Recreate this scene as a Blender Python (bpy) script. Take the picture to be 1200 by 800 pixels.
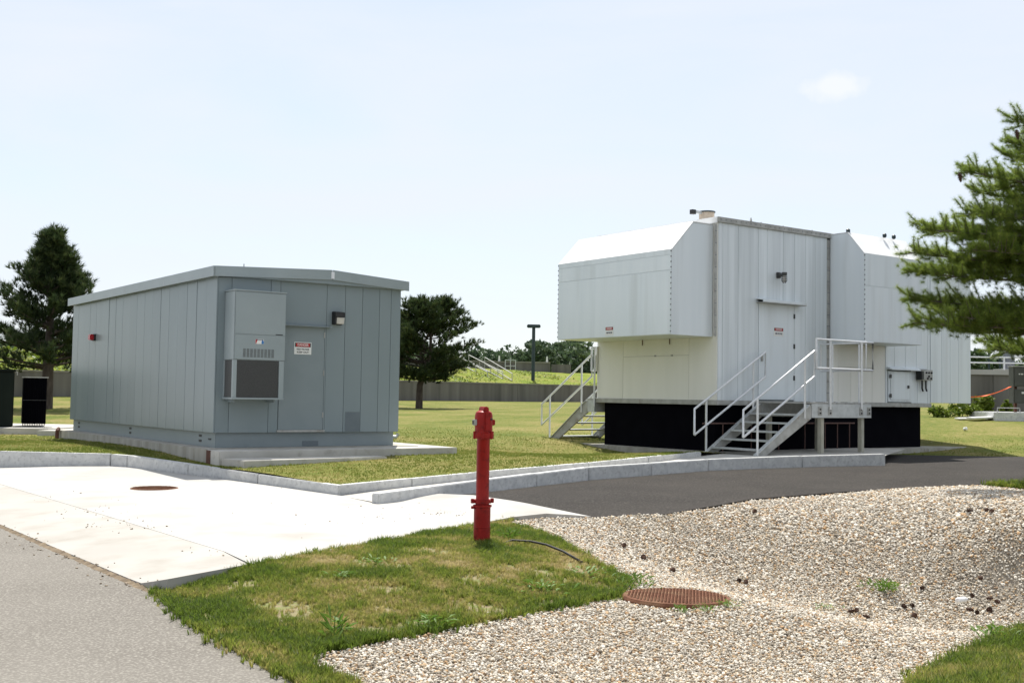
import bpy, bmesh, math, random
import numpy as np
from mathutils import Vector, Matrix
from mathutils.geometry import delaunay_2d_cdt
random.seed(7); rng = np.random.default_rng(7)
for o in list(bpy.data.objects): bpy.data.objects.remove(o)
scene = bpy.context.scene
C = scene.collection
R = math.radians

# ------------------------------------------------------------------ camera
FPX, PIT, ROL, EYE = 1313.18, .0485, .0156, 1.6
_F = np.array([0, math.cos(PIT), math.sin(PIT)]); _X = np.array([1., 0, 0]); _U = np.cross(_X, _F)
CX = math.cos(ROL)*_X + math.sin(ROL)*_U; CU = -math.sin(ROL)*_X + math.cos(ROL)*_U
cd = bpy.data.cameras.new('camera'); cam = bpy.data.objects.new('camera', cd); C.objects.link(cam)
cd.sensor_width = 36; cd.lens = FPX/1200*36; cd.clip_end = 3000; cd.clip_start = .1
cam.matrix_world = Matrix([[CX[0], CU[0], -_F[0], 0], [CX[1], CU[1], -_F[1], 0], [CX[2], CU[2], -_F[2], EYE], [0, 0, 0, 1]])
scene.camera = cam

# ------------------------------------------------------------------ sky, sun, exposure
SUN_EL, SUN_AZ = R(64), R(-4)          # azimuth from +Y, positive to the right
world = bpy.data.worlds.new('World'); scene.world = world; world.use_nodes = True
wn = world.node_tree; wn.nodes.clear()
wo = wn.nodes.new('ShaderNodeOutputWorld'); bg = wn.nodes.new('ShaderNodeBackground')
sky = wn.nodes.new('ShaderNodeTexSky'); sky.sky_type = 'NISHITA'; sky.sun_disc = False
sky.sun_elevation = SUN_EL; sky.sun_rotation = SUN_AZ; sky.air_density = 1.0; sky.dust_density = 1.0; sky.ozone_density = 1.6
tc = wn.nodes.new('ShaderNodeTexCoord'); mp = wn.nodes.new('ShaderNodeMapping')
mp.inputs['Scale'].default_value = (1.2, 1.2, 5.0)
nz = wn.nodes.new('ShaderNodeTexNoise'); nz.inputs['Scale'].default_value = 1.9; nz.inputs['Detail'].default_value = 7; nz.inputs['Roughness'].default_value = .55
nz.inputs['Distortion'].default_value = .5
cr = wn.nodes.new('ShaderNodeValToRGB'); cr.color_ramp.elements[0].position = .36; cr.color_ramp.elements[1].position = .74
cr.color_ramp.elements[0].color = (.62, .62, .62, 1); cr.color_ramp.elements[1].color = (.97, .97, .97, 1)
mx = wn.nodes.new('ShaderNodeMix'); mx.data_type = 'RGBA'
mx.inputs[7].default_value = (4.9, 5.12, 5.5, 1)
bg.inputs['Strength'].default_value = .1
L_ = wn.links.new
L_(tc.outputs['Generated'], mp.inputs['Vector']); L_(mp.outputs[0], nz.inputs['Vector']); L_(nz.outputs['Fac'], cr.inputs[0])
L_(cr.outputs[0], mx.inputs[0]); L_(sky.outputs[0], mx.inputs[6])
# one small fair-weather cloud low in the east
_pd = _F+CX*(975-600)/FPX+CU*(400-99)/FPX; _pd = _pd/np.linalg.norm(_pd)
nv = wn.nodes.new('ShaderNodeVectorMath'); nv.operation = 'NORMALIZE'; L_(tc.outputs['Generated'], nv.inputs[0])
pn = wn.nodes.new('ShaderNodeTexNoise'); pn.inputs['Scale'].default_value = 45; pn.inputs['Detail'].default_value = 6; L_(nv.outputs[0], pn.inputs['Vector'])
sb_ = wn.nodes.new('ShaderNodeVectorMath'); sb_.operation = 'SUBTRACT'; sb_.inputs[1].default_value = tuple(float(v) for v in _pd); L_(nv.outputs[0], sb_.inputs[0])
sc_ = wn.nodes.new('ShaderNodeVectorMath'); sc_.operation = 'MULTIPLY'; sc_.inputs[1].default_value = (1, 1, 2.1); L_(sb_.outputs[0], sc_.inputs[0])
ln_ = wn.nodes.new('ShaderNodeVectorMath'); ln_.operation = 'LENGTH'; L_(sc_.outputs[0], ln_.inputs[0])
ma_ = wn.nodes.new('ShaderNodeMath'); ma_.operation = 'MULTIPLY_ADD'; ma_.inputs[1].default_value = .075; L_(pn.outputs['Fac'], ma_.inputs[0]); L_(ln_.outputs['Value'], ma_.inputs[2])
mr_ = wn.nodes.new('ShaderNodeMapRange'); mr_.inputs[1].default_value = .068; mr_.inputs[2].default_value = .042; mr_.inputs[3].default_value = 0; mr_.inputs[4].default_value = .6; L_(ma_.outputs[0], mr_.inputs[0])
mx2 = wn.nodes.new('ShaderNodeMix'); mx2.data_type = 'RGBA'; mx2.inputs[7].default_value = (5.6, 5.65, 5.75, 1)
L_(mr_.outputs[0], mx2.inputs[0]); L_(mx.outputs[2], mx2.inputs[6]); L_(mx2.outputs[2], bg.inputs[0])
L_(bg.outputs[0], wo.inputs[0])
sd = bpy.data.lights.new('sun', 'SUN'); sun = bpy.data.objects.new('sun', sd); C.objects.link(sun)
sd.energy = 4.0; sd.angle = R(.55); sd.color = (1, .955, .88)
sv = Vector((math.cos(SUN_EL)*math.sin(SUN_AZ), math.cos(SUN_EL)*math.cos(SUN_AZ), math.sin(SUN_EL)))
sun.rotation_euler = sv.to_track_quat('Z', 'Y').to_euler(); sun.location = (0, 0, 60)
scene.view_settings.view_transform = 'Standard'; scene.view_settings.look = 'None'
scene.view_settings.exposure = .85; scene.view_settings.gamma = 1
scene.render.engine = 'CYCLES'; scene.cycles.samples = 96; scene.cycles.max_bounces = 6; scene.cycles.use_denoising = True
scene.render.resolution_x = 1024; scene.render.resolution_y = 682

# ------------------------------------------------------------------ measuring helpers (sight line -> real point)
def _ray(x, y): return _F + CX*(x-600)/FPX + CU*(400-y)/FPX
def P(x, y, z=0.):
    d = _ray(x, y); t = (z-EYE)/d[2]; return (float(d[0]*t), float(d[1]*t))
def PD(x, y, Y):
    d = _ray(x, y); t = Y/d[1]; return (float(d[0]*t), Y, float(EYE+d[2]*t))
def tps(ctrl):
    a = np.array(ctrl, float); n = len(a); X = a[:, :2]
    def U(r2): return np.where(r2 > 1e-12, .5*r2*np.log(np.maximum(r2, 1e-12)), 0)
    K = U(((X[:, None]-X[None])**2).sum(-1)) + np.eye(n)*.02
    Pm = np.c_[np.ones(n), X]; A = np.zeros((n+3, n+3)); A[:n, :n] = K; A[:n, n:] = Pm; A[n:, :n] = Pm.T
    s = np.linalg.solve(A, np.r_[a[:, 2], 0, 0, 0])
    def f(x, y):
        q = np.stack([np.asarray(x, float).ravel(), np.asarray(y, float).ravel()], -1)
        out = np.empty(len(q))
        for i in range(0, len(q), 20000):
            k = q[i:i+20000]; out[i:i+20000] = U(((k[:, None]-X[None])**2).sum(-1))@s[:n] + np.c_[np.ones(len(k)), k]@s[n:]
        return out.reshape(np.shape(x))
    return f
def inpoly(x, y, poly):
    x = np.asarray(x); y = np.asarray(y); r = np.zeros(x.shape, bool); n = len(poly)
    for i in range(n):
        x0, y0 = poly[i]; x1, y1 = poly[(i+1) % n]
        if y0 == y1: continue
        c = ((y0 > y) != (y1 > y)) & (x < (x1-x0)*(y-y0)/(y1-y0)+x0); r ^= c
    return r
def edgedist(x, y, poly, closed=True):
    d = np.full(np.shape(x), 1e9); n = len(poly)
    for i in range(n if closed else n-1):
        ax, ay = poly[i]; bx, by = poly[(i+1) % n]; l2 = (bx-ax)**2+(by-ay)**2+1e-12
        t = np.clip(((x-ax)*(bx-ax)+(y-ay)*(by-ay))/l2, 0, 1)
        d = np.minimum(d, np.hypot(x-ax-t*(bx-ax), y-ay-t*(by-ay)))
    return d
def dense(poly, s, closed=True):
    out = []; n = len(poly)
    for i in range(n if closed else n-1):
        a = poly[i]; b = poly[(i+1) % n]; k = max(1, int(math.hypot(b[0]-a[0], b[1]-a[1])/s))
        for j in range(k): out.append((a[0]+(b[0]-a[0])*j/k, a[1]+(b[1]-a[1])*j/k))
    if not closed: out.append(poly[-1])
    return out

# ------------------------------------------------------------------ materials
MATS = {}
def mk(name, c1, c2=None, scale=3., rough=.6, bump=0., bscale=40., metal=0., stretch=(1, 1, 1), ramp=(.35, .7), spec=.5, detail=6.,
       c3=None, s3=30., r3=(.55, .75), rnd=0., rvar=0.):
    """procedural paint / concrete: two-tone noise, optional third speckle tone, bump"""
    m = bpy.data.materials.new(name); m.use_nodes = True; MATS[name] = m
    nt = m.node_tree; b = nt.nodes['Principled BSDF']; N = nt.nodes.new; K = nt.links.new
    b.inputs['Roughness'].default_value = rough; b.inputs['Metallic'].default_value = metal; b.inputs['Specular IOR Level'].default_value = spec
    t = N('ShaderNodeTexCoord'); mpn = N('ShaderNodeMapping'); mpn.inputs['Scale'].default_value = stretch
    K(t.outputs['Object'], mpn.inputs['Vector'])
    oi = N('ShaderNodeObjectInfo'); vm = N('ShaderNodeVectorMath'); vm.operation = 'SCALE'; vm.inputs[0].default_value = (37, 17, 23)
    K(oi.outputs['Random'], vm.inputs['Scale']); K(vm.outputs[0], mpn.inputs['Location'])
    col = None
    if c2 is None: b.inputs['Base Color'].default_value = (*c1, 1)
    else:
        n = N('ShaderNodeTexNoise'); n.inputs['Scale'].default_value = scale; n.inputs['Detail'].default_value = detail
        K(mpn.outputs[0], n.inputs['Vector'])
        r = N('ShaderNodeValToRGB'); r.color_ramp.elements[0].position = ramp[0]; r.color_ramp.elements[1].position = ramp[1]
        r.color_ramp.elements[0].color = (*c1, 1); r.color_ramp.elements[1].color = (*c2, 1)
        K(n.outputs['Fac'], r.inputs[0]); col = r.outputs[0]
        if c3 is not None:
            n3 = N('ShaderNodeTexNoise'); n3.inputs['Scale'].default_value = s3; n3.inputs['Detail'].default_value = 3
            K(mpn.outputs[0], n3.inputs['Vector'])
            r3n = N('ShaderNodeValToRGB'); r3n.color_ramp.elements[0].position = r3[0]; r3n.color_ramp.elements[1].position = r3[1]
            r3n.color_ramp.elements[0].color = (0, 0, 0, 1); r3n.color_ramp.elements[1].color = (1, 1, 1, 1)
            K(n3.outputs['Fac'], r3n.inputs[0])
            mm = N('ShaderNodeMix'); mm.data_type = 'RGBA'; mm.inputs[7].default_value = (*c3, 1)
            K(r3n.outputs[0], mm.inputs[0]); K(col, mm.inputs[6]); col = mm.outputs[2]
        if rnd:
            hv = N('ShaderNodeHueSaturation'); ma = N('ShaderNodeMapRange'); ma.inputs[3].default_value = 1-rnd; ma.inputs[4].default_value = 1+rnd
            K(oi.outputs['Random'], ma.inputs[0]); K(ma.outputs[0], hv.inputs['Value']); K(col, hv.inputs['Color']); col = hv.outputs[0]
        K(col, b.inputs['Base Color'])
        if rvar:
            mr = N('ShaderNodeMapRange'); mr.inputs[3].default_value = rough-rvar; mr.inputs[4].default_value = rough+rvar
            K(n.outputs['Fac'], mr.inputs[0]); K(mr.outputs[0], b.inputs['Roughness'])
    if bump:
        nb = N('ShaderNodeTexNoise'); nb.inputs['Scale'].default_value = bscale; nb.inputs['Detail'].default_value = 5
        K(mpn.outputs[0], nb.inputs['Vector'])
        bn = N('ShaderNodeBump'); bn.inputs['Strength'].default_value = 1; bn.inputs['Distance'].default_value = bump
        K(nb.outputs['Fac'], bn.inputs['Height']); K(bn.outputs[0], b.inputs['Normal'])
    return m
def foliage(name, ramp, trans=.35, inst=True, var=.25, rough=.55):
    """leaf / blade material; colour picked by the 'tint' attribute of the instance or of the face"""
    m = bpy.data.materials.new(name); m.use_nodes = True; MATS[name] = m
    nt = m.node_tree; N = nt.nodes.new; K = nt.links.new
    b = nt.nodes['Principled BSDF']; out = nt.nodes['Material Output']
    a = N('ShaderNodeAttribute'); a.attribute_name = 'tint'; a.attribute_type = 'INSTANCER' if inst else 'GEOMETRY'
    r = N('ShaderNodeValToRGB'); e = r.color_ramp.elements
    while len(e) < len(ramp): e.new(.5)
    for i, (p, c) in enumerate(ramp): e[i].position = p; e[i].color = (*c, 1)
    K(a.outputs['Fac'], r.inputs[0]); K(r.outputs[0], b.inputs['Base Color']); b.inputs['Roughness'].default_value = rough
    b.inputs['Specular IOR Level'].default_value = .3
    tr = N('ShaderNodeBsdfTranslucent'); K(r.outputs[0], tr.inputs['Color'])
    ms = N('ShaderNodeMixShader'); ms.inputs[0].default_value = trans
    K(b.outputs[0], ms.inputs[1]); K(tr.outputs[0], ms.inputs[2]); K(ms.outputs[0], out.inputs['Surface'])
    return m
def streaked(name, base, dark, amount=.6, sx=6., sz=.35, rough=.85, bump=.004, tone2=None):
    """concrete with vertical water streaks and board marks"""
    return mk(name, dark, base, scale=1., rough=rough, bump=bump, bscale=9, stretch=(sx, sx, sz), ramp=(.5-amount*.3, .5+amount*.25), detail=8, c3=tone2, s3=.6) if tone2 else \
        mk(name, dark, base, scale=1., rough=rough, bump=bump, bscale=9, stretch=(sx, sx, sz), ramp=(.5-amount*.3, .5+amount*.25), detail=8)

mk('grey_paint', (.206, .250, .263), (.228, .272, .286), scale=.9, rough=.27, bump=.0012, bscale=.9, stretch=(1, 1, .35), rnd=.025, spec=.24)
mk('grey_paint_dull', (.200, .242, .255), (.220, .262, .275), scale=2, rough=.42, bump=.0008, bscale=3, rnd=.02)
mk('grey_fascia', (.25, .295, .305), (.29, .335, .345), scale=1.1, rough=.3, bump=.001, bscale=.8, rnd=.03)  # sky pickup on the fascia put into a paler grey; also plain AC paint
mk('grey_patch', (.115, .145, .163), (.13, .16, .178), scale=5, rough=.35)
mk('white_paint', (.69, .745, .775), (.735, .785, .81), scale=1.2, rough=.30, bump=.0012, bscale=1.0, stretch=(3, 3, .22), rnd=.025, c3=(.56, .60, .61), s3=.9, r3=(.5, .85))
mk('white_streak', (.575, .62, .64), (.735, .785, .81), scale=1.0, rough=.34, bump=.001, bscale=1.2, stretch=(5, 5, .16), rnd=.02, ramp=(.3, .62), detail=5)
mk('white_roof', (.72, .73, .72), (.78, .78, .77), scale=1.4, rough=.4, bump=.001, bscale=2)
mk('white_warm_bounce', (.76, .755, .70), (.81, .80, .75), scale=1.2, rough=.35, bump=.001, bscale=1.2, stretch=(2, 2, .3), rnd=.015)  # white paint with warm ground bounce mixed into its colour, for under-hood walls
mk('seam_dark', (.16, .18, .19), (.2, .22, .23), scale=5, rough=.7)  # dark grey for the core behind panel seams, screws and straps
mk('galvanised', (.46, .48, .48), (.58, .60, .60), scale=9, rough=.42, metal=.35, bump=.0006, bscale=30, rvar=.08)
mk('galv_dull', (.33, .33, .31), (.46, .46, .44), scale=5, rough=.6, metal=.2, bump=.001, bscale=20, c3=(.26, .22, .17), s3=7, r3=(.6, .8))
mk('post_tan', (.36, .35, .28), (.44, .43, .36), scale=6, rough=.7, bump=.001)
mk('aluminium', (.66, .67, .68), (.74, .75, .76), scale=12, rough=.33, metal=.3)
mk('black_skirt', (.0022, .0022, .004), (.004, .004, .006), scale=2, rough=.9, bump=.001, bscale=10, spec=.04)
mk('black_plastic', (.012, .012, .013), (.02, .02, .02), scale=9, rough=.5)
mk('dark_grille', (.05, .052, .052), (.075, .075, .075), scale=60, rough=.6)
mk('transformer_green', (.006, .010, .008), (.009, .014, .011), scale=2, spec=.12, rough=.55, bump=.001, bscale=2)
mk('beige_stack', (.42, .34, .26), (.55, .47, .38), scale=12, rough=.7)
mk('lamp_glass', (.50, .49, .45), (.6, .58, .54), scale=8, rough=.15)
mk('red_paint', (.25, .008, .007), (.33, .016, .012), scale=4, spec=.22, rough=.45, bump=.0008, bscale=60, c3=(.15, .006, .006), s3=14, r3=(.5, .72))
mk('red_lens', (.35, .008, .015), (.42, .012, .02), scale=5, rough=.2)
mk('rust', (.108, .046, .025), (.175, .080, .046), scale=11, rough=.9, spec=.2, bump=.001, bscale=120, c3=(.21, .13, .075), s3=3.4, r3=(.52, .72))
mk('joint_dirt', (.13, .095, .06), (.22, .17, .11), scale=9, rough=1)
mk('rust_dark', (.07, .03, .018), (.12, .05, .03), scale=14, rough=.9)
mk('slab_concrete', (.355, .345, .322), (.415, .405, .38), scale=.45, rough=.85, bump=.0012, bscale=55, c3=(.315, .298, .268), s3=1.3, r3=(.50, .80), ramp=(.3, .7))
mk('apron_concrete', (.335, .318, .288), (.39, .372, .34), scale=.7, rough=.88, bump=.0015, bscale=55, c3=(.29, .268, .232), s3=2.2, r3=(.48, .8), stretch=(1, 1, 1))
mk('kerb_stone', (.47, .475, .47), (.60, .60, .58), scale=6, rough=.85, bump=.0025, bscale=60, c3=(.38, .38, .37), s3=16, r3=(.52, .75), rnd=.05)
mk('old_concrete', (.30, .285, .245), (.44, .425, .38), scale=1.6, rough=.9, bump=.002, bscale=40, stretch=(2.2, 2.2, .7), c3=(.21, .19, .15), s3=3.2, r3=(.52, .78))
mk('pad_concrete', (.40, .385, .345), (.52, .505, .46), scale=1.6, rough=.9, bump=.002, bscale=40, c3=(.34, .32, .28), s3=5)
streaked('wall_concrete', (.175, .165, .148), (.075, .07, .062), .8, 1.6, .12)
streaked('wall_cap_concrete', (.26, .245, .215), (.15, .14, .12), .7, 2, .3)
mk('drive_asphalt', (.018, .0155, .013), (.030, .026, .022), scale=.7, rough=.95, spec=.25, bump=.006, bscale=60, c3=(.072, .064, .055), s3=40, r3=(.52, .66))
mk('road_asphalt', (.137, .125, .108), (.177, .164, .143), scale=.55, rough=.95, spec=.25, bump=.008, bscale=55, c3=(.25, .235, .205), s3=52, r3=(.48, .66))
mk('soil', (.235, .185, .115), (.19, .175, .075), scale=3.5, rough=1, bump=.012, bscale=35, c3=(.15, .17, .05), s3=9, r3=(.45, .62))
mk('gravel_base', (.24, .205, .155), (.34, .30, .24), scale=45, rough=1, bump=.012, bscale=42, c3=(.13, .11, .085), s3=60)
mk('ground_earth', (.10, .09, .05), (.14, .12, .07), scale=.5, rough=1)
mk('bark', (.050, .038, .030), (.095, .075, .060), scale=7, rough=1, bump=.02, bscale=14, stretch=(1, 1, .35))
mk('bark_light', (.10, .085, .07), (.16, .14, .12), scale=9, rough=1, bump=.01, bscale=22, stretch=(1, 1, .35))
mk('cone_brown', (.055, .026, .016), (.10, .05, .03), scale=30, rough=.9)
mk('hose_black', (.012, .012, .012), (.03, .028, .024), scale=20, rough=.7)
mk('white_plastic', (.72, .72, .70), (.8, .8, .79), scale=20, rough=.4)
mk('sign_white', (.72, .72, .69), (.78, .78, .76), scale=6, rough=.5)
mk('sign_black', (.012, .012, .014)); mk('sign_red', (.46, .018, .02)); mk('sign_blue', (.03, .16, .42))
mk('sign_navy', (.03, .045, .075))
mk('tape_orange', (.85, .13, .035), (.95, .18, .05), scale=20, rough=.5)
mk('dark_cabinet', (.042, .044, .036), (.058, .06, .05), scale=3, rough=.5)
mk('lamp_teal', (.012, .03, .034), (.018, .04, .044), scale=4, rough=.5)
mk('rusty_pipe', (.10, .055, .045), (.15, .085, .07), scale=20, rough=.8)
mk('vehicle_white', (.62, .64, .66), (.7, .72, .74), scale=2, rough=.3)
mk('window_dark', (.02, .03, .045), rough=.08)
mk('tank_steel', (.16, .17, .20), (.24, .25, .28), scale=6, rough=.45, metal=.3)
foliage('grass', [(0, (.095, .145, .020)), (.30, (.185, .225, .036)), (.52, (.28, .27, .070)), (.72, (.39, .32, .13)), (1, (.48, .40, .21))], .58)
foliage('lawn_blade', [(0, (.135, .18, .026)), (.4, (.20, .225, .042)), (.75, (.32, .285, .088)), (1, (.43, .35, .15))], .5)
foliage('weed_green', [(0, (.085, .17, .02)), (1, (.14, .23, .035))], .35, inst=False)
foliage('gravel_stone', [(0, (.15, .128, .10)), (.14, (.31, .265, .20)), (.40, (.49, .45, .38)), (.66, (.68, .64, .56)), (.82, (.48, .375, .24)), (.94, (.39, .235, .11)), (1, (.20, .175, .15))], 0., rough=.75)
foliage('debris', [(0, (.10, .07, .04)), (1, (.28, .22, .15))], 0.)
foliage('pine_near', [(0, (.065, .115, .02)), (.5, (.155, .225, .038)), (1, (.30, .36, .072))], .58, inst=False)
foliage('pine_far', [(0, (.018, .036, .015)), (.55, (.048, .075, .024)), (1, (.10, .122, .042))], .35, inst=False)
foliage('wood_leaf', [(0, (.045, .078, .042)), (.5, (.078, .118, .06)), (1, (.115, .155, .075))], .35, inst=False)
foliage('bank_leaf', [(0, (.10, .155, .018)), (.6, (.17, .215, .028)), (1, (.28, .25, .085))], .35, inst=False)
def lawn_mat(name, c_dark, c_mid, c_dry, band=1.0):
    m = bpy.data.materials.new(name); m.use_nodes = True; MATS[name] = m
    nt = m.node_tree; N = nt.nodes.new; K = nt.links.new; b = nt.nodes['Principled BSDF']; b.inputs['Roughness'].default_value = .95; b.inputs['Specular IOR Level'].default_value = .15
    t = N('ShaderNodeTexCoord')
    n1 = N('ShaderNodeTexNoise'); n1.inputs['Scale'].default_value = .45; n1.inputs['Detail'].default_value = 6; K(t.outputs['Object'], n1.inputs['Vector'])
    n2 = N('ShaderNodeTexNoise'); n2.inputs['Scale'].default_value = 7; n2.inputs['Detail'].default_value = 6; n2.inputs['Roughness'].default_value = .7; K(t.outputs['Object'], n2.inputs['Vector'])
    md = N('ShaderNodeMath'); md.operation = 'MULTIPLY_ADD'; md.inputs[1].default_value = .55; K(n2.outputs['Fac'], md.inputs[0])
    mu = N('ShaderNodeMath'); mu.operation = 'MULTIPLY'; mu.inputs[1].default_value = .5; K(n1.outputs['Fac'], mu.inputs[0]); K(mu.outputs[0], md.inputs[2])
    r = N('ShaderNodeValToRGB'); e = r.color_ramp.elements; e.new(.5)
    for i, (p, c) in enumerate([(.41, c_dark), (.51, c_mid), (.62, c_dry)]): e[i].position = p; e[i].color = (*c, 1)
    K(md.outputs[0], r.inputs[0]); K(r.outputs[0], b.inputs['Base Color'])
    nb = N('ShaderNodeTexNoise'); nb.inputs['Scale'].default_value = 24; nb.inputs['Detail'].default_value = 6; K(t.outputs['Object'], nb.inputs['Vector'])
    bn = N('ShaderNodeBump'); bn.inputs['Strength'].default_value = 1; bn.inputs['Distance'].default_value = .05; K(nb.outputs['Fac'], bn.inputs['Height']); K(bn.outputs[0], b.inputs['Normal'])
lawn_mat('lawn', (.085, .118, .018), (.142, .155, .032), (.225, .195, .070))
lawn_mat('bank', (.105, .16, .016), (.175, .215, .026), (.225, .205, .065))

# ------------------------------------------------------------------ mesh helpers
class MB:
    """collects boxes, bars, tubes, lathes into one mesh"""
    def __init__(s): s.v = []; s.f = []
    def add(s, vs, fs):
        o = len(s.v); s.v += [tuple(map(float, v)) for v in vs]; s.f += [tuple(i+o for i in f) for f in fs]; return s
    def box(s, x0, x1, y0, y1, z0, z1):
        return s.add([(x0, y0, z0), (x1, y0, z0), (x1, y1, z0), (x0, y1, z0), (x0, y0, z1), (x1, y0, z1), (x1, y1, z1), (x0, y1, z1)],
                     [(3, 2, 1, 0), (4, 5, 6, 7), (0, 1, 5, 4), (1, 2, 6, 5), (2, 3, 7, 6), (3, 0, 4, 7)])
    def prism(s, poly, axis, a, b):
        """extrude a 2-d polygon along an axis: axis 'y' -> poly in xz, 'x' -> poly in yz, 'z' -> poly in xy"""
        n = len(poly)
        def pt(p, t): return (t, p[0], p[1]) if axis == 'x' else ((p[0], t, p[1]) if axis == 'y' else (p[0], p[1], t))
        vs = [pt(p, a) for p in poly]+[pt(p, b) for p in poly]
        return s.add(vs, [tuple(range(n))[::-1], tuple(range(n, 2*n))]+[(i, (i+1) % n, (i+1) % n+n, i+n) for i in range(n)])
    def tube(s, pts, r, n=8, cap=True):
        pts = [Vector(p) for p in pts]; rs = r if isinstance(r, (list, tuple)) else [r]*len(pts); o = len(s.v); up = None
        for i, p in enumerate(pts):
            d = (pts[min(i+1, len(pts)-1)]-pts[max(i-1, 0)]).normalized()
            if up is None: up = Vector((0, 0, 1)) if abs(d.z) < .9 else Vector((1, 0, 0))
            a = d.cross(up).normalized(); b = a.cross(d).normalized(); up = b
            for k in range(n):
                t = 2*math.pi*k/n; q = p+(a*math.cos(t)+b*math.sin(t))*rs[i]; s.v.append(tuple(q))
        for i in range(len(pts)-1):
            for k in range(n): s.f.append((o+i*n+k, o+i*n+(k+1) % n, o+(i+1)*n+(k+1) % n, o+(i+1)*n+k))
        if cap: s.f.append(tuple(o+k for k in range(n))[::-1]); s.f.append(tuple(o+(len(pts)-1)*n+k for k in range(n)))
        return s
    def lathe(s, prof, n=24, c=(0, 0, 0)):
        o = len(s.v)
        for r, z in prof:
            for k in range(n): t = 2*math.pi*k/n; s.v.append((c[0]+r*math.cos(t), c[1]+r*math.sin(t), c[2]+z))
        for i in range(len(prof)-1):
            for k in range(n): s.f.append((o+i*n+k, o+i*n+(k+1) % n, o+(i+1)*n+(k+1) % n, o+(i+1)*n+k))
        s.f.append(tuple(o+k for k in range(n))[::-1]); s.f.append(tuple(o+(len(prof)-1)*n+k for k in range(n)))
        return s
    def build(s, name, mat, parent=None, smooth=False, bevel=0., auto=None):
        me = bpy.data.meshes.new(name); me.from_pydata(s.v, [], s.f); me.validate()
        bm = bmesh.new(); bm.from_mesh(me)
        bmesh.ops.recalc_face_normals(bm, faces=bm.faces)
        if bevel:
            ed = [e for e in bm.edges if len(e.link_faces) == 2 and e.calc_face_angle(0) > .5]
            bmesh.ops.bevel(bm, geom=ed, offset=bevel, segments=2, affect='EDGES', clamp_overlap=True)
        bm.to_mesh(me); bm.free()
        if smooth:
            me.polygons.foreach_set('use_smooth', [True]*len(me.polygons))
            if auto: me.set_sharp_from_angle(angle=R(auto))
        me.materials.append(MATS[mat]); o = bpy.data.objects.new(name, me); C.objects.link(o)
        if parent: o.parent = parent
        return o
def tag(o, label=None, cat=None, group=None, kind=None):
    if label: o['label'] = label
    if cat: o['category'] = cat
    if group: o['group'] = group
    if kind: o['kind'] = kind
    return o
def empty(name, loc, rz=0, **k):
    o = bpy.data.objects.new(name, None); C.objects.link(o); o.location = loc; o.rotation_euler = (0, 0, rz); o.empty_display_size = .2
    return tag(o, **k)
def copy_part(o, parent, loc=None, rz=None):
    c = o.copy(); C.objects.link(c); c.parent = parent
    if loc is not None: c.location = loc
    if rz is not None: c.rotation_euler = (0, 0, rz)
    return c
def box_part(name, mat, parent, x0, x1, y0, y1, z0, z1, bevel=.004): return MB().box(x0, x1, y0, y1, z0, z1).build(name, mat, parent, bevel=bevel)
def sheet(name, poly, zf, mat, s=.5, skirt=0., grade=None, smooth=True):
    """ground patch: triangulated polygon with heights from zf, optional downward skirt"""
    b = dense(poly, s); xs = [p[0] for p in poly]; ys = [p[1] for p in poly]
    if grade is None:
        gx, gy = np.meshgrid(np.arange(min(xs), max(xs), s), np.arange(min(ys), max(ys), s)); gx = gx+((np.arange(gx.shape[0]) % 2)*s*.5)[:, None]
        q = np.stack([gx.ravel(), gy.ravel()], -1)
    else: q = grade
    q = q+rng.uniform(-.08, .08, q.shape)*s
    k = inpoly(q[:, 0], q[:, 1], poly) & (edgedist(q[:, 0], q[:, 1], b) > s*.35); q = q[k]
    vs = [Vector(p) for p in b]+[Vector((float(a), float(c))) for a, c in q]
    n = len(b); out = delaunay_2d_cdt(vs, [(i, (i+1) % n) for i in range(n)], [], 1, 1e-5)
    v2 = np.array([(v.x, v.y) for v in out[0]]); z = zf(v2[:, 0], v2[:, 1])
    V = [(float(a[0]), float(a[1]), float(h)) for a, h in zip(v2, z)]; F = []
    for f in out[2]:
        a, bb, c = (v2[i] for i in f[:3]); cr_ = (bb[0]-a[0])*(c[1]-a[1])-(bb[1]-a[1])*(c[0]-a[0])
        F.append(tuple(f) if cr_ > 0 else tuple(f[::-1]))
    if skirt:
        zb = zf(np.array([p[0] for p in b]), np.array([p[1] for p in b])); o = len(V)
        for p, h in zip(b, zb): V.append((p[0], p[1], float(h))); V.append((p[0], p[1], float(h)-skirt))
        for i in range(n): j = (i+1) % n; F.append((o+2*i, o+2*i+1, o+2*j+1, o+2*j))
    me = bpy.data.meshes.new(name); me.from_pydata(V, [], F); me.update()
    if smooth and not skirt: me.polygons.foreach_set('use_smooth', [True]*len(me.polygons))
    me.materials.append(MATS[mat]); o = bpy.data.objects.new(name, me); C.objects.link(o); return tag(o, kind='structure')
def raw_mesh(name, V, F, mat, parent=None, tint=None, smooth=False):
    """fast numpy mesh; F is (n,3) or (n,4); tint one float per face"""
    me = bpy.data.meshes.new(name); k = F.shape[1]
    me.vertices.add(len(V)); me.vertices.foreach_set('co', V.astype(np.float32).ravel())
    me.loops.add(F.size); me.loops.foreach_set('vertex_index', F.astype(np.int32).ravel())
    me.polygons.add(len(F)); me.polygons.foreach_set('loop_start', np.arange(0, F.size, k, dtype=np.int32))
    if tint is not None:
        a = me.attributes.new('tint', 'FLOAT', 'FACE'); a.data.foreach_set('value', np.clip(tint, 0, 1).astype(np.float32))
    if smooth: me.polygons.foreach_set('use_smooth', [True]*len(F))
    me.update(calc_edges=True); me.validate()
    me.materials.append(MATS[mat]); o = bpy.data.objects.new(name, me); C.objects.link(o)
    if parent: o.parent = parent
    return o
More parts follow.
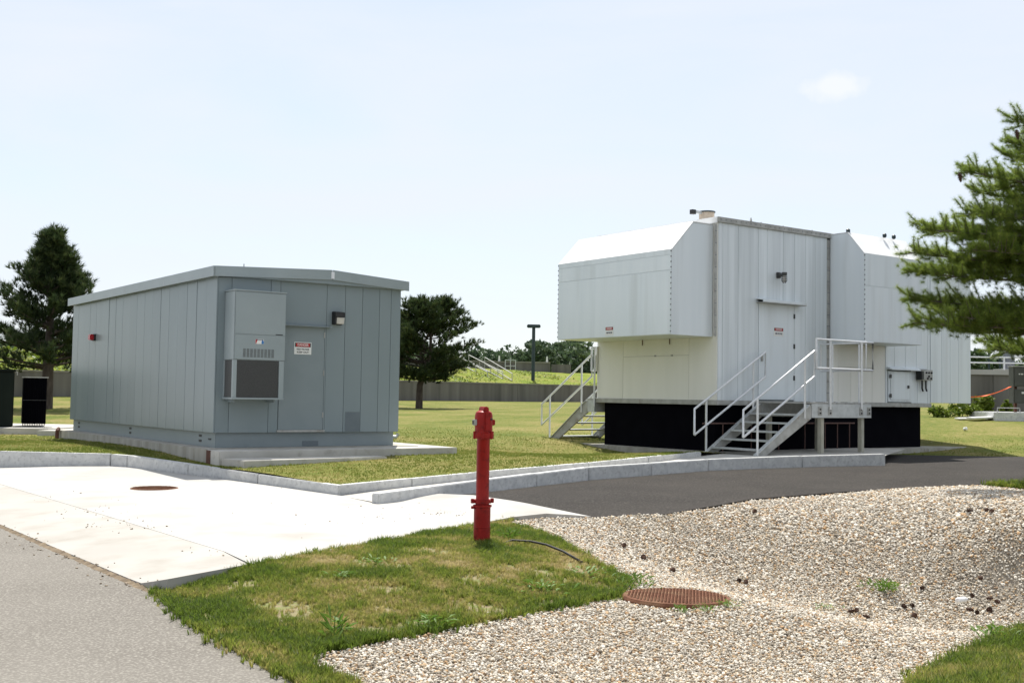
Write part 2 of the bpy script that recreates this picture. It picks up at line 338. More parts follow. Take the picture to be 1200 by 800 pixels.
def text_mesh(body, size, mat, parent, loc, rot, name='lettering', bold=.0, sx=1.):
    cu = bpy.data.curves.new(name, 'FONT'); cu.body = body; cu.size = size; cu.align_x = 'CENTER'; cu.align_y = 'CENTER'; cu.offset = bold; cu.extrude = .0012
    cu.resolution_u = 3
    t = bpy.data.objects.new('tmp', cu); C.objects.link(t); dg = bpy.context.evaluated_depsgraph_get()
    me = bpy.data.meshes.new_from_object(t.evaluated_get(dg)); bpy.data.objects.remove(t); me.materials.clear(); me.materials.append(MATS[mat])
    o = bpy.data.objects.new(name, me); C.objects.link(o); o.parent = parent; o.location = loc; o.rotation_euler = rot; o.scale = (sx, 1, 1); return o
def scatter(name, pts, rot, scl, idx, tint, protos, label=None):
    """point cloud carrying instances of small prototypes (stones, grass tufts)"""
    me = bpy.data.meshes.new(name); n = len(pts); me.vertices.add(n); me.vertices.foreach_set('co', pts.astype(np.float32).ravel())
    for nm, ty, ar, key in (('rot', 'FLOAT_VECTOR', rot, 'vector'), ('scl', 'FLOAT_VECTOR', scl, 'vector'), ('idx', 'INT', idx, 'value'), ('tint', 'FLOAT', tint, 'value')):
        a = me.attributes.new(nm, ty, 'POINT'); a.data.foreach_set(key, ar.astype(np.int32 if ty == 'INT' else np.float32).ravel())
    me.update(); o = bpy.data.objects.new(name, me); C.objects.link(o)
    col = bpy.data.collections.new(name+'_kinds')
    for p in protos: col.objects.link(p)
    g = bpy.data.node_groups.new(name, 'GeometryNodeTree'); g.interface.new_socket('Geometry', in_out='INPUT', socket_type='NodeSocketGeometry'); g.interface.new_socket('Geometry', in_out='OUTPUT', socket_type='NodeSocketGeometry')
    N = g.nodes.new; K = g.links.new; gi = N('NodeGroupInput'); go = N('NodeGroupOutput'); ip = N('GeometryNodeInstanceOnPoints'); ci = N('GeometryNodeCollectionInfo')
    ci.inputs['Collection'].default_value = col; ci.inputs['Separate Children'].default_value = True; ci.inputs['Reset Children'].default_value = True
    def na(nm, ty): x = N('GeometryNodeInputNamedAttribute'); x.data_type = ty; x.inputs['Name'].default_value = nm; return x.outputs['Attribute']
    er = N('FunctionNodeEulerToRotation'); K(na('rot', 'FLOAT_VECTOR'), er.inputs[0])
    K(gi.outputs[0], ip.inputs['Points']); K(ci.outputs[0], ip.inputs['Instance']); ip.inputs['Pick Instance'].default_value = True
    K(na('idx', 'INT'), ip.inputs['Instance Index']); K(er.outputs[0], ip.inputs['Rotation']); K(na('scl', 'FLOAT_VECTOR'), ip.inputs['Scale']); K(ip.outputs[0], go.inputs[0])
    md = o.modifiers.new('scatter', 'NODES'); md.node_group = g
    return o
def proto(name, V, F, mat, smooth=False):
    me = bpy.data.meshes.new(name); me.from_pydata([tuple(map(float, v)) for v in V], [], [tuple(map(int, f)) for f in F]); me.update()
    if smooth: me.polygons.foreach_set('use_smooth', [True]*len(me.polygons))
    me.materials.append(MATS[mat]); return bpy.data.objects.new(name, me)

# ------------------------------------------------------------------ ground layout
A1, C1 = .9425, (-5.692, 21.5045); A2, C2 = .9446, (4.896, 26.723)
RZ1, RZ2 = math.pi/2-A1, math.pi/2-A2
def loc1(u, v): return (C1[0]+u*math.sin(A1)-v*math.cos(A1), C1[1]+u*math.cos(A1)+v*math.sin(A1))
def loc2(u, v): return (C2[0]+u*math.sin(A2)-v*math.cos(A2), C2[1]+u*math.cos(A2)+v*math.sin(A2))

road_edge = [(-22.5, 35.6), (-15.2, 25.87), (-6.36, 14.09), (-4.37, 11.45), (-3.05, 9.68)]
road_grass = [(-3.05, 9.68), (-2.62, 8.85), (-2.24, 8.17), (-1.67, 7.32), (-1.26, 6.74), (-.7, 5.7), (-.2, 4.2), (.3, 1.5)]
slab_right = [(-2.90, 9.62), (-2.26, 10.82), (-1.51, 12.1), (-.78, 13.45), (-.39, 14.13), (.04, 14.95), (.5, 15.25), (1.10, 15.17)]
crest = [(1.10, 15.17), (.04, 16.35), (-.55, 17.15), (-1.12, 17.32)]
kerb2 = [(-1.92, 16.44, .145, 0.), (-.51, 17.99, .24, .05), (1.43, 20.46, .33, .10), (3.98, 22.57, .39, .17), (6.16, 23.71, .43, .20), (8.29, 24.83, .45, .20)]
k1px = [(397, 568.5, .15), (560, 553, .25), (690, 542, .34), (760, 535, .40), (822, 529, .43)]
kerb1 = [(-14.5, 22.15, .37, .21), (-10.05, 22.1, .36, .20), (-7.85, 22.1, .34, .18), (-7.45, 21.9, .33, .175), (-2.70, 17.76, .15, 0.)] + [(*P(x, y, z), z, z-.14) for x, y, z in k1px[1:]]
asph_near = [(1.10, 15.17), (2.12, 15.25), (2.9, 16.1), (3.7, 17.2), (5.68, 18.63), (8.47, 20.2), (12.5, 22.0), (20, 23.6), (45, 24)]
asph_far = [(45, 31.2), (20, 30.2), (13.66, 29.9), (12.0, 29.85)]

def zslab(x, y):
    d = edgedist(x, y, road_edge, False); z = -.095*(1-np.clip(d/1.0, 0, 1))*np.clip(edgedist(x, y, slab_right, False)/.45, 0, 1)
    t = np.clip((np.hypot(x+2.7, y-17.76)*np.clip((-(x+2.7))/np.maximum(np.hypot(x+2.7, y-17.76), .01), 0, 1))/5.0, 0, 1.2)*np.clip((d-1)/4.5, 0, 1); z = z+.18*t
    dc = edgedist(x, y, crest, False); s = np.clip(1-dc/1.0, 0, 1); return z+.085*s*s*(3-2*s)*np.clip(np.hypot(x-1.10, y-15.17)/1.5, 0, 1)
zasph = tps([(x, y, .035 if i else -.02) for i, (x, y) in enumerate(crest)]+[(k[0], k[1], k[3]) for k in kerb2]+[(2.12, 15.25, .04), (3.7, 17.2, .09), (5.68, 18.63, .12), (8.47, 20.2, .15), (12.5, 22, .17), (20, 23.6, .2), (45, 24, .2), (45, 31, .2), (20, 30.2, .2), (12, 29.9, .2), (8, 26.5, .2)])
zwalk = tps([(-2.6, 17.7, 0), (-1.9, 16.6, 0), (-.6, 18.4, .11), (-.9, 20, .11), (1.4, 20.9, .22), (1.5, 22.6, .22), (3.9, 23, .31), (3.2, 24.4, .29), (6, 24.2, .36), (4.4, 25.7, .33), (8.2, 25.2, .37), (8, 27, .37), (10, 29, .37)])
cvx_, cvy_ = P(792, 697, -.16)
Z3 = lambda l: [(*P(x, y, z), z) for x, y, z in l]
grass_gravel_px = [(596, 614, -.05), (640, 628, -.07), (668, 641, -.10), (705, 662, -.16), (738, 682, -.2), (728, 700, -.2), (640, 716, -.18), (500, 742, -.15), (370, 766, -.13), (357, 783, -.14), (425, 803, -.16)]
grass_gravel = [P(x, y, z) for x, y, z in grass_gravel_px]
br_px = [(1075, 806, -.30), (1105, 788, -.31), (1150, 766, -.32), (1205, 741, -.34)]
br_edge = [P(x, y, z) for x, y, z in br_px]
zfore = tps([(-2.9, 9.62, -.125), (-2.5, 10.35, -.06), (-2.26, 10.8, -.03), (-1.51, 12.1, -.025), (-.78, 13.45, -.03), (-.39, 14.1, -.035), (.04, 14.95, -.05), (.5, 15.25, -.03), (1.1, 15.17, -.02)]
            + [(x, y, -.118) for x, y in road_grass[:6]] + [(x, y, zz) for (x, y), zz in zip(asph_near[1:8], (.03, .05, .07, .10, .13, .15, .16))]
            + Z3(grass_gravel_px) + Z3(br_px) + [(-.3, 12.4, -.03), (-1.2, 9.6, -.05), (.1, 10.8, -.06)]
            + Z3([(740, 655, -.30), (850, 676, -.55), (960, 690, -.78), (1060, 698, -.86), (1180, 690, -.82), (1320, 690, -.7), (880, 704, -.30), (985, 724, -.40), (1095, 740, -.42), (900, 800, -.30), (700, 800, -.2), (1010, 770, -.36), (1000, 630, -.30), (1120, 612, -.10), (1190, 645, -.34)])
            + [(cvx_+.62*math.cos(k), cvy_+.62*math.sin(k), -.193) for k in (0, 1.05, 2.1, 3.14, 4.2, 5.25)]
            + [(9, 14, -.5), (12, 9, -.45), (9.2, 19.2, .1), (11, 18, .15), (15, 15, .1), (6, 5, -.35), (3, 3, -.25), (.5, 4, -.17)])
zlawn0 = tps([(-14.5, 22.3, .36), (-10, 22.2, .35), (-7.6, 22.2, .32), (-5.4, 20.2, .24), (-2.7, 17.9, .14)]+[(k[0], k[1], k[2]-.01) for k in kerb1[5:]]
             + [(-5.9, 21.2, .24), (-11.6, 29.6, .30), (-1., 22.9, .37), (-2.65, 21.5, .33), (-4.4, 19.9, .27), (1.72, 28.4, .15), (3.0, 27.0, .22), (12, 30.3, .19), (13.7, 29.9, .18), (20, 30.2, .18), (45, 31.2, .2), (9, 29.5, .2),
                (1.07, 29.6, .32), (-14.5, 32, .28), (-19, 45, .80), (-4.8, 58, .88), (-22.2, 56, 1.22), (-6, 73.4, 1.2), (6, 86, 1.22), (18, 40, 1.02), (19, 44, 1.2), (30, 45, 1.2), (30, 38, .9), (14, 44, 1.2), (22, 36, .75), (15, 36, .72), (24, 41, 1.05), (12, 40, 1.0), (-45, 50, 1.2), (40, 90, 1.6), (-40, 32, .3)])
def zlawn(x, y): return np.clip(zlawn0(x, y), .12, 1.9)

sheet('ground', [(-900, -300), (900, -300), (900, 1500), (-900, 1500)], lambda x, y: np.full(np.shape(x), -1.2), 'ground_earth', 200)
sheet('road', road_edge+road_grass[1:]+[(.3, -12), (-70, -12), (-70, 100)], lambda x, y: np.full(np.shape(x), -.12), 'road_asphalt', 1.2)
slab_poly = road_edge[2:-1]+[(-3.03, 9.68)]+slab_right+crest[1:]+[(-1.93, 16.46), (-2.66, 17.66), (-7.42, 21.83), (-7.84, 22.04), (-10.05, 22.04), (-12.4, 22.08)]
crease = [(-12.6, 24.2), (-8.16, 18.32), (-5.2, 14.42), (-2.86, 11.33), (-2.42, 10.55)]
apron_poly = road_edge[2:-1]+[(-3.03, 9.68), slab_right[0], (-2.425, 10.515)]+[(x-.004, y-.003) for x, y in crease[::-1][1:-1]]+[(-10.6, 21.5), (-11.4, 20.8)]
main_poly = [(-2.405, 10.55)]+slab_right[1:]+crest[1:]+[(-1.93, 16.46), (-2.66, 17.66), (-7.42, 21.83), (-7.84, 22.04), (-10.05, 22.04), (-11.0, 22.06)]+[(x+.004, y+.003) for x, y in crease[1:-1]]
sheet('concrete_pavement', main_poly, zslab, 'slab_concrete', .3, skirt=.35)
sheet('concrete_apron', apron_poly, zslab, 'apron_concrete', .3, skirt=.2)
sheet('driveway', crest[::-1]+asph_near[1:]+asph_far+[(9.5, 29.9), (7.6, 26.6), (8.2, 25.0)]+[(k[0]+.03, k[1]-.05) for k in kerb2[::-1]][:-1], zasph, 'drive_asphalt', .5, skirt=.3)
sheet('walkway', [(-2.64, 17.64), (-1.9, 16.56)]+[(k[0]-.08, k[1]+.1) for k in kerb2[1:]]+[(10.4, 29.6), (8.4, 30.4)]+[(k[0]+.05, k[1]+.25) for k in kerb1[:4:-1]], zwalk, 'pad_concrete', .4)
gravel_poly = asph_near[:6]+[(9.0, 19.6), (9.35, 18.2), (9.2, 16.2), (10.5, 14), (14, 12), (14, 3), (5.5, 4.5)]+br_edge[::-1]+[(1.8, 6.0), (1.6, 4), (-.2, 4.2), (-.7, 5.7)]+grass_gravel[::-1]+[slab_right[5], slab_right[6]]
gravel_obj = sheet('gravel_bed', gravel_poly, lambda x, y: zfore(x, y)-.012, 'gravel_base', .16)
grass_poly = slab_right[:6]+grass_gravel+road_grass[5:1:-1]+[(-2.62, 8.85), (-3.03, 9.66)]
sheet('grass_verge', grass_poly, zfore, 'soil', .14)
br_poly = br_edge+[(5.5, 4.5), (1.8, 4.5), (1.8, 6.0)]
sheet('grass_corner', br_poly, lambda x, y: zfore(x, y)+.004, 'soil', .25)
rg_poly = asph_near[5:8]+[(22, 14), (14, 12), (10.5, 14), (9.2, 16.2), (9.35, 18.2), (9.0, 19.6)]
sheet('pine_verge', rg_poly, lambda x, y: zfore(x, y)+.004, 'soil', .4)
lawn_front = [(k[0], k[1]+.06) for k in kerb1]
gr = [(x, y) for y in np.r_[np.arange(17, 34, .7), np.arange(34, 60, 2.), np.arange(60, 110, 5.)] for x in np.arange(-70, 70, .9 if y < 34 else (2.5 if y < 60 else 6))]
wallA, wallB = (-27., 50.9), (16., 96.62)   # retaining wall line
def wall_at(t): return (wallA[0]+(wallB[0]-wallA[0])*t, wallA[1]+(wallB[1]-wallA[1])*t)
sheet('lawn', lawn_front+[(7, 29.6), (9.5, 29.95), (12.0, 29.9), (13.66, 29.95), (20, 30.25), (45, 31.25), (90, 40), (90, 110), (16, 97.5), (-27, 51.8), (-60, 52), (-75, 36), (-30, 24.5)], zlawn, 'lawn', .8, grade=np.array(gr))

sheet('unseen_bright_lot', [(-18.6, 29.5), (-21.5, 36), (-27.6, 50.5), (-40, 62), (-85, 108), (-140, 90), (-80, 34), (-30, 25)], lambda x, y: np.maximum(zlawn(x, y), .2)+.06, 'slab_concrete', 2.5)  # unseen lot, added for its bright reflection in the grey side wall
# kerbs: every stone a block of its own
def kerb(path, name, label, length=1.85, width=.15, end_round=False):
    k = empty(name, (path[0][0], path[0][1], 0), kind='structure')
    segs = []; L = [0]
    for a, b in zip(path[:-1], path[1:]): L.append(L[-1]+math.hypot(b[0]-a[0], b[1]-a[1]))
    def at(s):
        s = min(max(s, 0), L[-1]-1e-6); i = max(j for j in range(len(L)-1) if L[j] <= s); t = (s-L[i])/(L[i+1]-L[i]); a, b = path[i], path[i+1]
        return [a[j]+(b[j]-a[j])*t for j in range(4)]
    cuts = sorted(set([0, L[-1]]+[l for l in L if True])); full = [0]
    for a, b in zip(cuts[:-1], cuts[1:]):
        n = max(1, round((b-a)/length)); full += [a+(b-a)*i/n for i in range(1, n+1)]
    for a, b in zip(full[:-1], full[1:]):
        p, q = at(a+.004), at(b-.004); d = Vector((q[0]-p[0], q[1]-p[1])).normalized(); nrm = Vector((-d.y, d.x))
        if nrm.dot(Vector((p[0], p[1]))) < 0: nrm = -nrm     # block body lies away from the pavement
        m = MB(); zb = min(p[3], q[3])-.2; j = random.uniform(-.004, .004)
        vs = [(p[0], p[1], zb), (q[0], q[1], zb), (q[0]+nrm.x*width, q[1]+nrm.y*width, zb), (p[0]+nrm.x*width, p[1]+nrm.y*width, zb)]
        vs += [(v[0], v[1], (p[2] if i in (0, 3) else q[2])+j) for i, v in enumerate(vs)]
        m.add([(v[0]-path[0][0], v[1]-path[0][1], v[2]) for v in vs], [(3, 2, 1, 0), (4, 5, 6, 7), (0, 1, 5, 4), (1, 2, 6, 5), (2, 3, 7, 6), (3, 0, 4, 7)])
        m.build('kerb_block', 'kerb_stone', k, bevel=.014)
    return k
kerb(kerb1, 'kerb', '')
kerb(kerb2, 'kerb', '')

# ------------------------------------------------------------------ grey electrical enclosure (left building)
W1, L1, ZP1, ZF1, ZE1 = 4.083, 10.175, .805, 3.80, 4.0
B1 = empty('electrical_enclosure', (*C1, 0), RZ1, label='long grey metal-panel equipment building with low roof, left of the red post', cat='building')
box_part('foundation', 'old_concrete', B1, -.22, W1+.3, -.35, L1+.3, -.2, .515, .01)
MB().prism([(-.26, -1.0), (4.92, -1.02), (4.92, 1.7), (W1+.305, 1.7), (W1+.305, -.352), (-.26, -.352)], 'z', -.2, .505).build('apron_slab', 'pad_concrete', B1, bevel=.012)
MB().box(-.262, -.222, -.58, -.36, .1, .50).build('brown_corner_strip', 'rust_dark', B1)  # dark brown strip at the corner between foundation and front slab
box_part('base_frame', 'grey_paint_dull', B1, .075, W1-.075, .075, L1-.075, .515, ZP1+.02, .006)
for v in (.86, 5.28, 9.55):
    for dz in (.60, .70):
        box_part('frame_slot', 'black_plastic', B1, .068, .08, v-.07, v+.07, dz, dz+.045, 0)
box_part('frame_slot', 'black_plastic', B1, .066, .08, .28, .42, .66, .69, 0)
box_part('wall_core', 'seam_dark', B1, .03, W1-.03, .03, L1-.03, ZP1+.01, ZF1+.05, 0)
npan = 19
pl = None
for i in range(npan):
    a = L1*i/npan+.0018; b = L1*(i+1)/npan-.0018
    if i in (0, npan-1):
        o = MB().box(0, .026, 0 if i == 0 else a, b if i == 0 else L1, ZP1, ZF1+.02).build('wall_panel', 'grey_paint', B1, bevel=.004)
    else:
        if pl is None: pl = o = MB().box(0, .026, -.266, .266, ZP1, ZF1+.02).build('wall_panel', 'grey_paint', B1, bevel=.004)
        else: o = copy_part(pl, B1)
        o.location = (random.uniform(-.0015, .0015), (a+b)/2, 0)
        o.rotation_euler = (0, random.uniform(-.0012, .0012), random.uniform(-.004, .004))
seams = [0.026, .30, 1.112, 1.318]          # front wall, left of the door
zr = lambda u: ZF1+.105*(1-abs(u-2.395)/2.5)
def front_panel(a, b, z0=ZP1): return MB().prism([(a+.003, z0), (b-.003, z0), (b-.003, zr(b)-.005), (a+.003, zr(a)-.005)], 'y', 0, .026).build('wall_panel', 'grey_paint', B1, bevel=.0035)
for a, b in zip(seams[:-1], seams[1:]): front_panel(a, b)
front_panel(1.318, 2.34, 2.95)
se = [2.34, 2.762, 3.162, 3.567, 3.845, W1]
for a, b in zip(se[:-1], se[1:]): front_panel(a, b)
box_part('repair_patch', 'grey_patch', B1, 2.81, 3.15, -.003, .003, .82, 1.22, .001)
box_part('repair_patch', 'grey_patch', B1, 1.9, 2.25, .068, .078, .53, .63, .001)
d = box_part('door', 'grey_paint_dull', B1, 1.33, 2.31, .004, .03, ZP1+.05, 2.94, .004)
for z in (1.1, 1.95, 2.72): box_part('hinge', 'galv_dull', d, 2.288, 2.312, -.010, .006, z, z+.11, .003)
box_part('door_frame', 'grey_paint_dull', B1, 2.311, 2.338, -.004, .03, ZP1, 2.94, .003)
box_part('threshold', 'galv_dull', B1, 1.30, 2.34, -.03, .03, ZP1+.005, ZP1+.047, .003)
MB().prism([(.0, 2.965), (-.11, 2.945), (-.11, 2.93), (.0, 2.945)], 'x', 1.20, 2.42).build('door_canopy', 'grey_paint_dull', B1)
# roof
RP = [(-.12, ZE1-.02), (2.395, 4.09), (W1+.12, ZE1-.02), (W1+.12, ZF1+.03), (2.395, ZF1+.11), (-.12, ZF1+.03)]
MB().prism([(-.10, ZE1-.03), (2.395, 4.08), (W1+.10, ZE1-.03), (W1+.10, ZF1+.02), (-.10, ZF1+.02)], 'y', -.10, L1+.10).build('roof', 'grey_paint_dull', B1)
cuts = [-.12, 2.75, 5.42, 8.0, L1+.12]
for a, b in zip(cuts[:-1], cuts[1:]): box_part('fascia', 'grey_fascia', B1, -.125, -.1, a+.006, b-.006, ZF1, ZE1, .004)
for a in cuts[1:-1]: box_part('fascia_joint', 'aluminium', B1, -.122, -.103, a-.012, a+.012, ZF1+.004, ZE1-.004, 0)
MB().prism([(-.098, ZF1), (2.385, ZF1+.105), (2.385, 4.11), (-.098, ZE1)], 'y', -.128, -.1).build('fascia', 'grey_fascia', B1, bevel=.004)
MB().prism([(2.40, ZF1+.105), (W1+.125, ZF1), (W1+.125, ZE1), (2.40, 4.11)], 'y', -.128, -.1).build('fascia', 'grey_fascia', B1, bevel=.004)
box_part('fascia_joint', 'aluminium', B1, 2.36, 2.43, -.131, -.1285, ZF1+.13, 4.07, 0)
for v in (-.1, 4.0, 8.6): MB().tube([(.55, v+.15, 4.0), (.55, v+.15, 4.10)], .012, 6).build('roof_pin', 'galvanised', B1)

# wall-hung air conditioner
ac = empty('air_conditioner', (*loc1(.165, 0), 0), RZ1, label='tall grey wall air conditioner with dark lower grille beside the grey door', cat='air conditioner')
box_part('cabinet', 'grey_fascia', ac, 0, 1.05, -.5, -.001, 2.205, 3.52, .012)
box_part('top_flange', 'grey_fascia', ac, -.012, 1.062, -.512, -.001, 3.52, 3.545, .004)
box_part('access_panel', 'grey_fascia', ac, .012, 1.04, -.506, -.5, 2.70, 3.50, .003)
box_part('access_panel', 'grey_fascia', ac, .012, 1.04, -.506, -.5, 2.215, 2.688, .003)
MB().box(.0, .07, -.5, -.43, 1.49, 2.203).build('corner_post', 'grey_fascia', ac)
MB().box(.93, 1.03, -.5, -.001, 1.49, 2.203).build('side_panel', 'grey_fascia', ac)
MB().box(.0, .03, -.06, -.001, 1.49, 2.203).build('corner_post', 'grey_fascia', ac)
box_part('base_pan', 'grey_fascia', ac, -.012, 1.04, -.512, -.001, 1.455, 1.49, .004)
MB().box(.075, .925, -.485, -.47, 1.492, 2.2).build('front_grille', 'dark_grille', ac)
MB().box(.012, .026, -.43, -.065, 1.492, 2.2).build('side_grille', 'dark_grille', ac)
g = MB()
for k in range(34): g.box(.075, .925, -.492, -.484, 1.498+k*.0207, 1.5055+k*.0207)
g.build('grille_fins', 'dark_grille', ac)
for k in range(9):
    lv = MB()
    for q in range(10): lv.box(.185+k*.072, .237+k*.072, -.509, -.5055, 2.262+q*.0165, 2.270+q*.0165)
    lv.build('vent_louvre', 'dark_grille', ac)
lg = box_part('emblem', 'sign_white', ac, .43, .60, -.5085, -.506, 2.52, 2.61, 0)
MB().prism([(.432, 2.608), (.475, 2.608), (.442, 2.522), (.432, 2.522)], 'y', -.511, -.5086).build('emblem_red', 'sign_red', lg)
MB().prism([(.575, 2.608), (.597, 2.565), (.597, 2.522), (.553, 2.522), (.553, 2.565)], 'y', -.511, -.5086).build('emblem_blue', 'sign_blue', lg)
MB().prism([(.435, 2.592), (.59, 2.592), (.59, 2.603), (.435, 2.603)], 'y', -.5112, -.5088).build('emblem_bar', 'sign_navy', lg)
box_part('name_plate', 'sign_black', ac, .84, .99, -.5078, -.506, 2.705, 2.72, 0)
for u in (.08, .9): box_part('support_bracket', 'grey_paint_dull', ac, u, u+.03, -.35, -.001, 1.40, 1.454, .003)

def danger_sign(loc, rz, w, h, label, lines, dark='sign_black'):
    s = empty('warning_sign', loc, rz, label=label, cat='sign', group='danger signs')
    box_part('plate', 'sign_white', s, -w/2, w/2, -.006, -.001, -h/2, h/2, .002)
    box_part('header', 'sign_black', s, -w*.46, w*.46, -.0075, -.006, h*.10, h*.44, 0)
    box_part('header_oval', 'sign_red', s, -w*.40, w*.40, -.009, -.0075, h*.13, h*.41, 0)
    q = (math.pi/2, 0, 0)
    text_mesh('DANGER', h*.25, 'sign_white', s, (0, -.0102, h*.27), q, bold=h*.004, sx=w*.62/(h*.25*3.9))
    for i, t in enumerate(lines):
        sz = h*(.2 if len(lines) > 1 else .27); text_mesh(t, sz, dark, s, (0, -.0075, -h*(.09 if len(lines) > 1 else .2)-i*h*.24), q, bold=sz*.02, sx=w*.8/(sz*.66*max(len(t), 8)))
    return s
danger_sign((*loc1(1.826, .004), 2.492), RZ1, .376, .245, 'white danger sign with red header reading high voltage keep out on grey door', ['HIGH VOLTAGE', 'KEEP OUT'])

lp = empty('wall_lamp', (*loc1(2.565, 0), 3.0), RZ1, label='black box wall lamp with clear lens beside the grey door', cat='lamp')
box_part('back_box', 'black_plastic', lp, -.11, .11, -.05, -.001, 0, .27, .008)
MB().prism([(-.05, .27), (-.17, .25), (-.17, .15), (-.05, .15)], 'x', -.108, .108).build('hood', 'black_plastic', lp, bevel=.006)
MB().prism([(-.05, .145), (-.165, .145), (-.14, .015), (-.05, .015)], 'x', -.07, .10).build('lens', 'lamp_glass', lp, bevel=.006)
box_part('lens_rim', 'black_plastic', lp, -.11, -.072, -.15, -.05, .0, .148, .004)
st = empty('strobe_light', (*loc1(0, 8.12), 2.9), RZ1, label='small red alarm strobe on the grey side wall', cat='alarm light')
box_part('back_box', 'black_plastic', st, -.04, -.001, -.10, .10, -.085, .085, .006)
box_part('lens', 'red_lens', st, -.14, -.04, -.095, .12, -.075, .075, .02)
bs = empty('entry_step', (*C1, 0), RZ1, label='low concrete slab lying on the grass before the grey building', cat='step')
MB().prism([(-.25, -1.09), (-.16, -1.95), (2.9, -1.62), (2.9, -1.24)], 'z', .05, .385).build('slab', 'pad_concrete', bs, bevel=.012)
dp = MB().tube([(*loc1(-.24, 10.3), .55), (*loc1(-.30, 10.2), .50), (*loc1(-.32, 10.15), .2)], .05, 8).build('drain_pipe', 'rust_dark', None, smooth=True, auto=40)
tag(dp, 'short dark rusty drain pipe at the far corner of the grey building foundation', 'pipe')
dp2 = MB().tube([(*loc1(4.12, 2.3), .62), (*loc1(5.2, 2.0), .60), (*loc1(5.24, 1.99), .68)], .05, 8).build('conduit_pipe', 'galvanised', None, smooth=True, auto=40)
tag(dp2, 'short pale conduit stub lying on the slab right of the grey building', 'pipe')

# ------------------------------------------------------------------ transformer corner (far left)
tp = empty('transformer_pad', (-15.2, 33.2, 0), -.05, label='low concrete pad under the dark green transformer', cat='pad')
box_part('slab', 'pad_concrete', tp, -5, 2.05, -1.0, 3.2, -.2, .46, .012)
box_part('slab_step', 'pad_concrete', tp, 2.06, 3.25, -1.7, .9, -.2, .43, .012)
gt = box_part('drain_grate', 'galv_dull', tp, .75, 1.85, -.55, -.25, .461, .475, .002)
for k in range(16): box_part('grate_bar', 'dark_grille', gt, .78+k*.066, .81+k*.066, -.54, -.26, .475, .485, 0)
tr = empty('transformer', (-14.62, 33.0, .46), .43, label='dark green steel transformer cabinet cut by the left picture edge', cat='transformer')
box_part('tank', 'transformer_green', tr, -2.6, 0, -.1, 1.3, 0, 1.62, .03)
box_part('lid', 'transformer_green', tr, -2.64, .035, -.14, 1.34, 1.62, 1.69, .02)
MB().tube([(.02, .1, 1.60), (.07, .1, 1.62), (.07, .1, 1.52)], .02, 6).build('lifting_lug', 'galv_dull', tr)
rd = empty('radiator', (-14.62, 33.6, .46), .43, label='black finned radiator cabinet beside the dark green transformer', cat='radiator')
box_part('core', 'black_skirt', rd, .0, .66, 0, 1.2, .08, 1.45, .01)
for k in range(14): box_part('fin', 'black_skirt', rd, .01+k*.047, .03+k*.047, -.06, 0, .03, 1.47, .002)
box_part('top_rail', 'galv_dull', rd, -.04, .70, -.07, .05, 1.46, 1.49, .004)
box_part('middle_rail', 'black_plastic', rd, -.0, .67, -.075, -.06, .78, .80, .002)

# ------------------------------------------------------------------ white generator enclosure (right building)
W2, L2, ZB2, ZF2, ZT2 = 8.6, 4.41, 1.46, 1.576, 5.97
B2 = empty('generator_enclosure', (*C2, 0), RZ2, label='white metal generator building on a black base with boxy overhanging hoods', cat='building')
box_part('pad', 'old_concrete', B2, -.22, 9.85, -.38, 5.2, -.1, .345, .015)
box_part('skirt', 'black_skirt', B2, .12, 8.38, .16, 4.22, .345, ZB2, .01)
box_part('base_frame', 'galv_dull', B2, -.03, W2+.03, -.03, L2+.03, ZB2, ZF2, .008)
box_part('wall_core', 'seam_dark', B2, .03, W2-.03, .03, L2-.03, ZF2+.002, ZT2-.05, 0)
def wp(a, b, z0, z1, mat='white_paint'): return box_part('wall_panel', mat, B2, a+.003, b-.003, 0, .026, z0, z1, .004)
wp(.028, .18, ZF2, ZT2-.11, 'white_streak'); wp(.18, .714, ZF2, ZT2-.11, 'white_streak'); wp(.714, 1.445, ZF2, ZT2-.11, 'white_streak')
wp(1.445, 1.757, 4.07, ZT2-.11, 'white_streak'); wp(1.757, 2.35, 4.07, ZT2-.11, 'white_streak'); wp(2.35, 2.782, 4.07, ZT2-.11, 'white_streak')
wp(2.782, 3.211, ZF2, ZT2-.11, 'white_streak'); wp(3.211, 3.614, ZF2, ZT2-.11, 'white_streak'); wp(3.614, 4.06, ZF2, ZT2-.11, 'white_streak')
cp_ = 'white_warm_bounce'; wp(4.20, 4.52, ZF2, 3.1, cp_); wp(4.52, 5.05, ZF2, 2.5, cp_); wp(5.05, 5.95, ZF2, 2.5, cp_); wp(4.52, 5.95, 2.506, 3.1, cp_); wp(5.95, 6.53, ZF2, 3.1, cp_)
wp(6.56, 6.95, 2.53, ZT2-.11); wp(6.95, 7.45, 2.53, ZT2-.11); wp(7.45, 7.95, 2.53, ZT2-.11); wp(6.56, 6.63, ZF2, 2.52); wp(7.72, 8.0, ZF2, 2.52); wp(7.95, 8.48, 2.53, ZT2-.11); wp(8.0, 8.48, ZF2, 2.52); wp(8.48, 8.6, ZF2, ZT2-.11)
wp(4.2, 6.56, 3.1, ZT2-.11)
box_part('corner_trim', 'white_paint', B2, 6.53, 6.56, -.012, .02, ZF2, 3.12, .003)
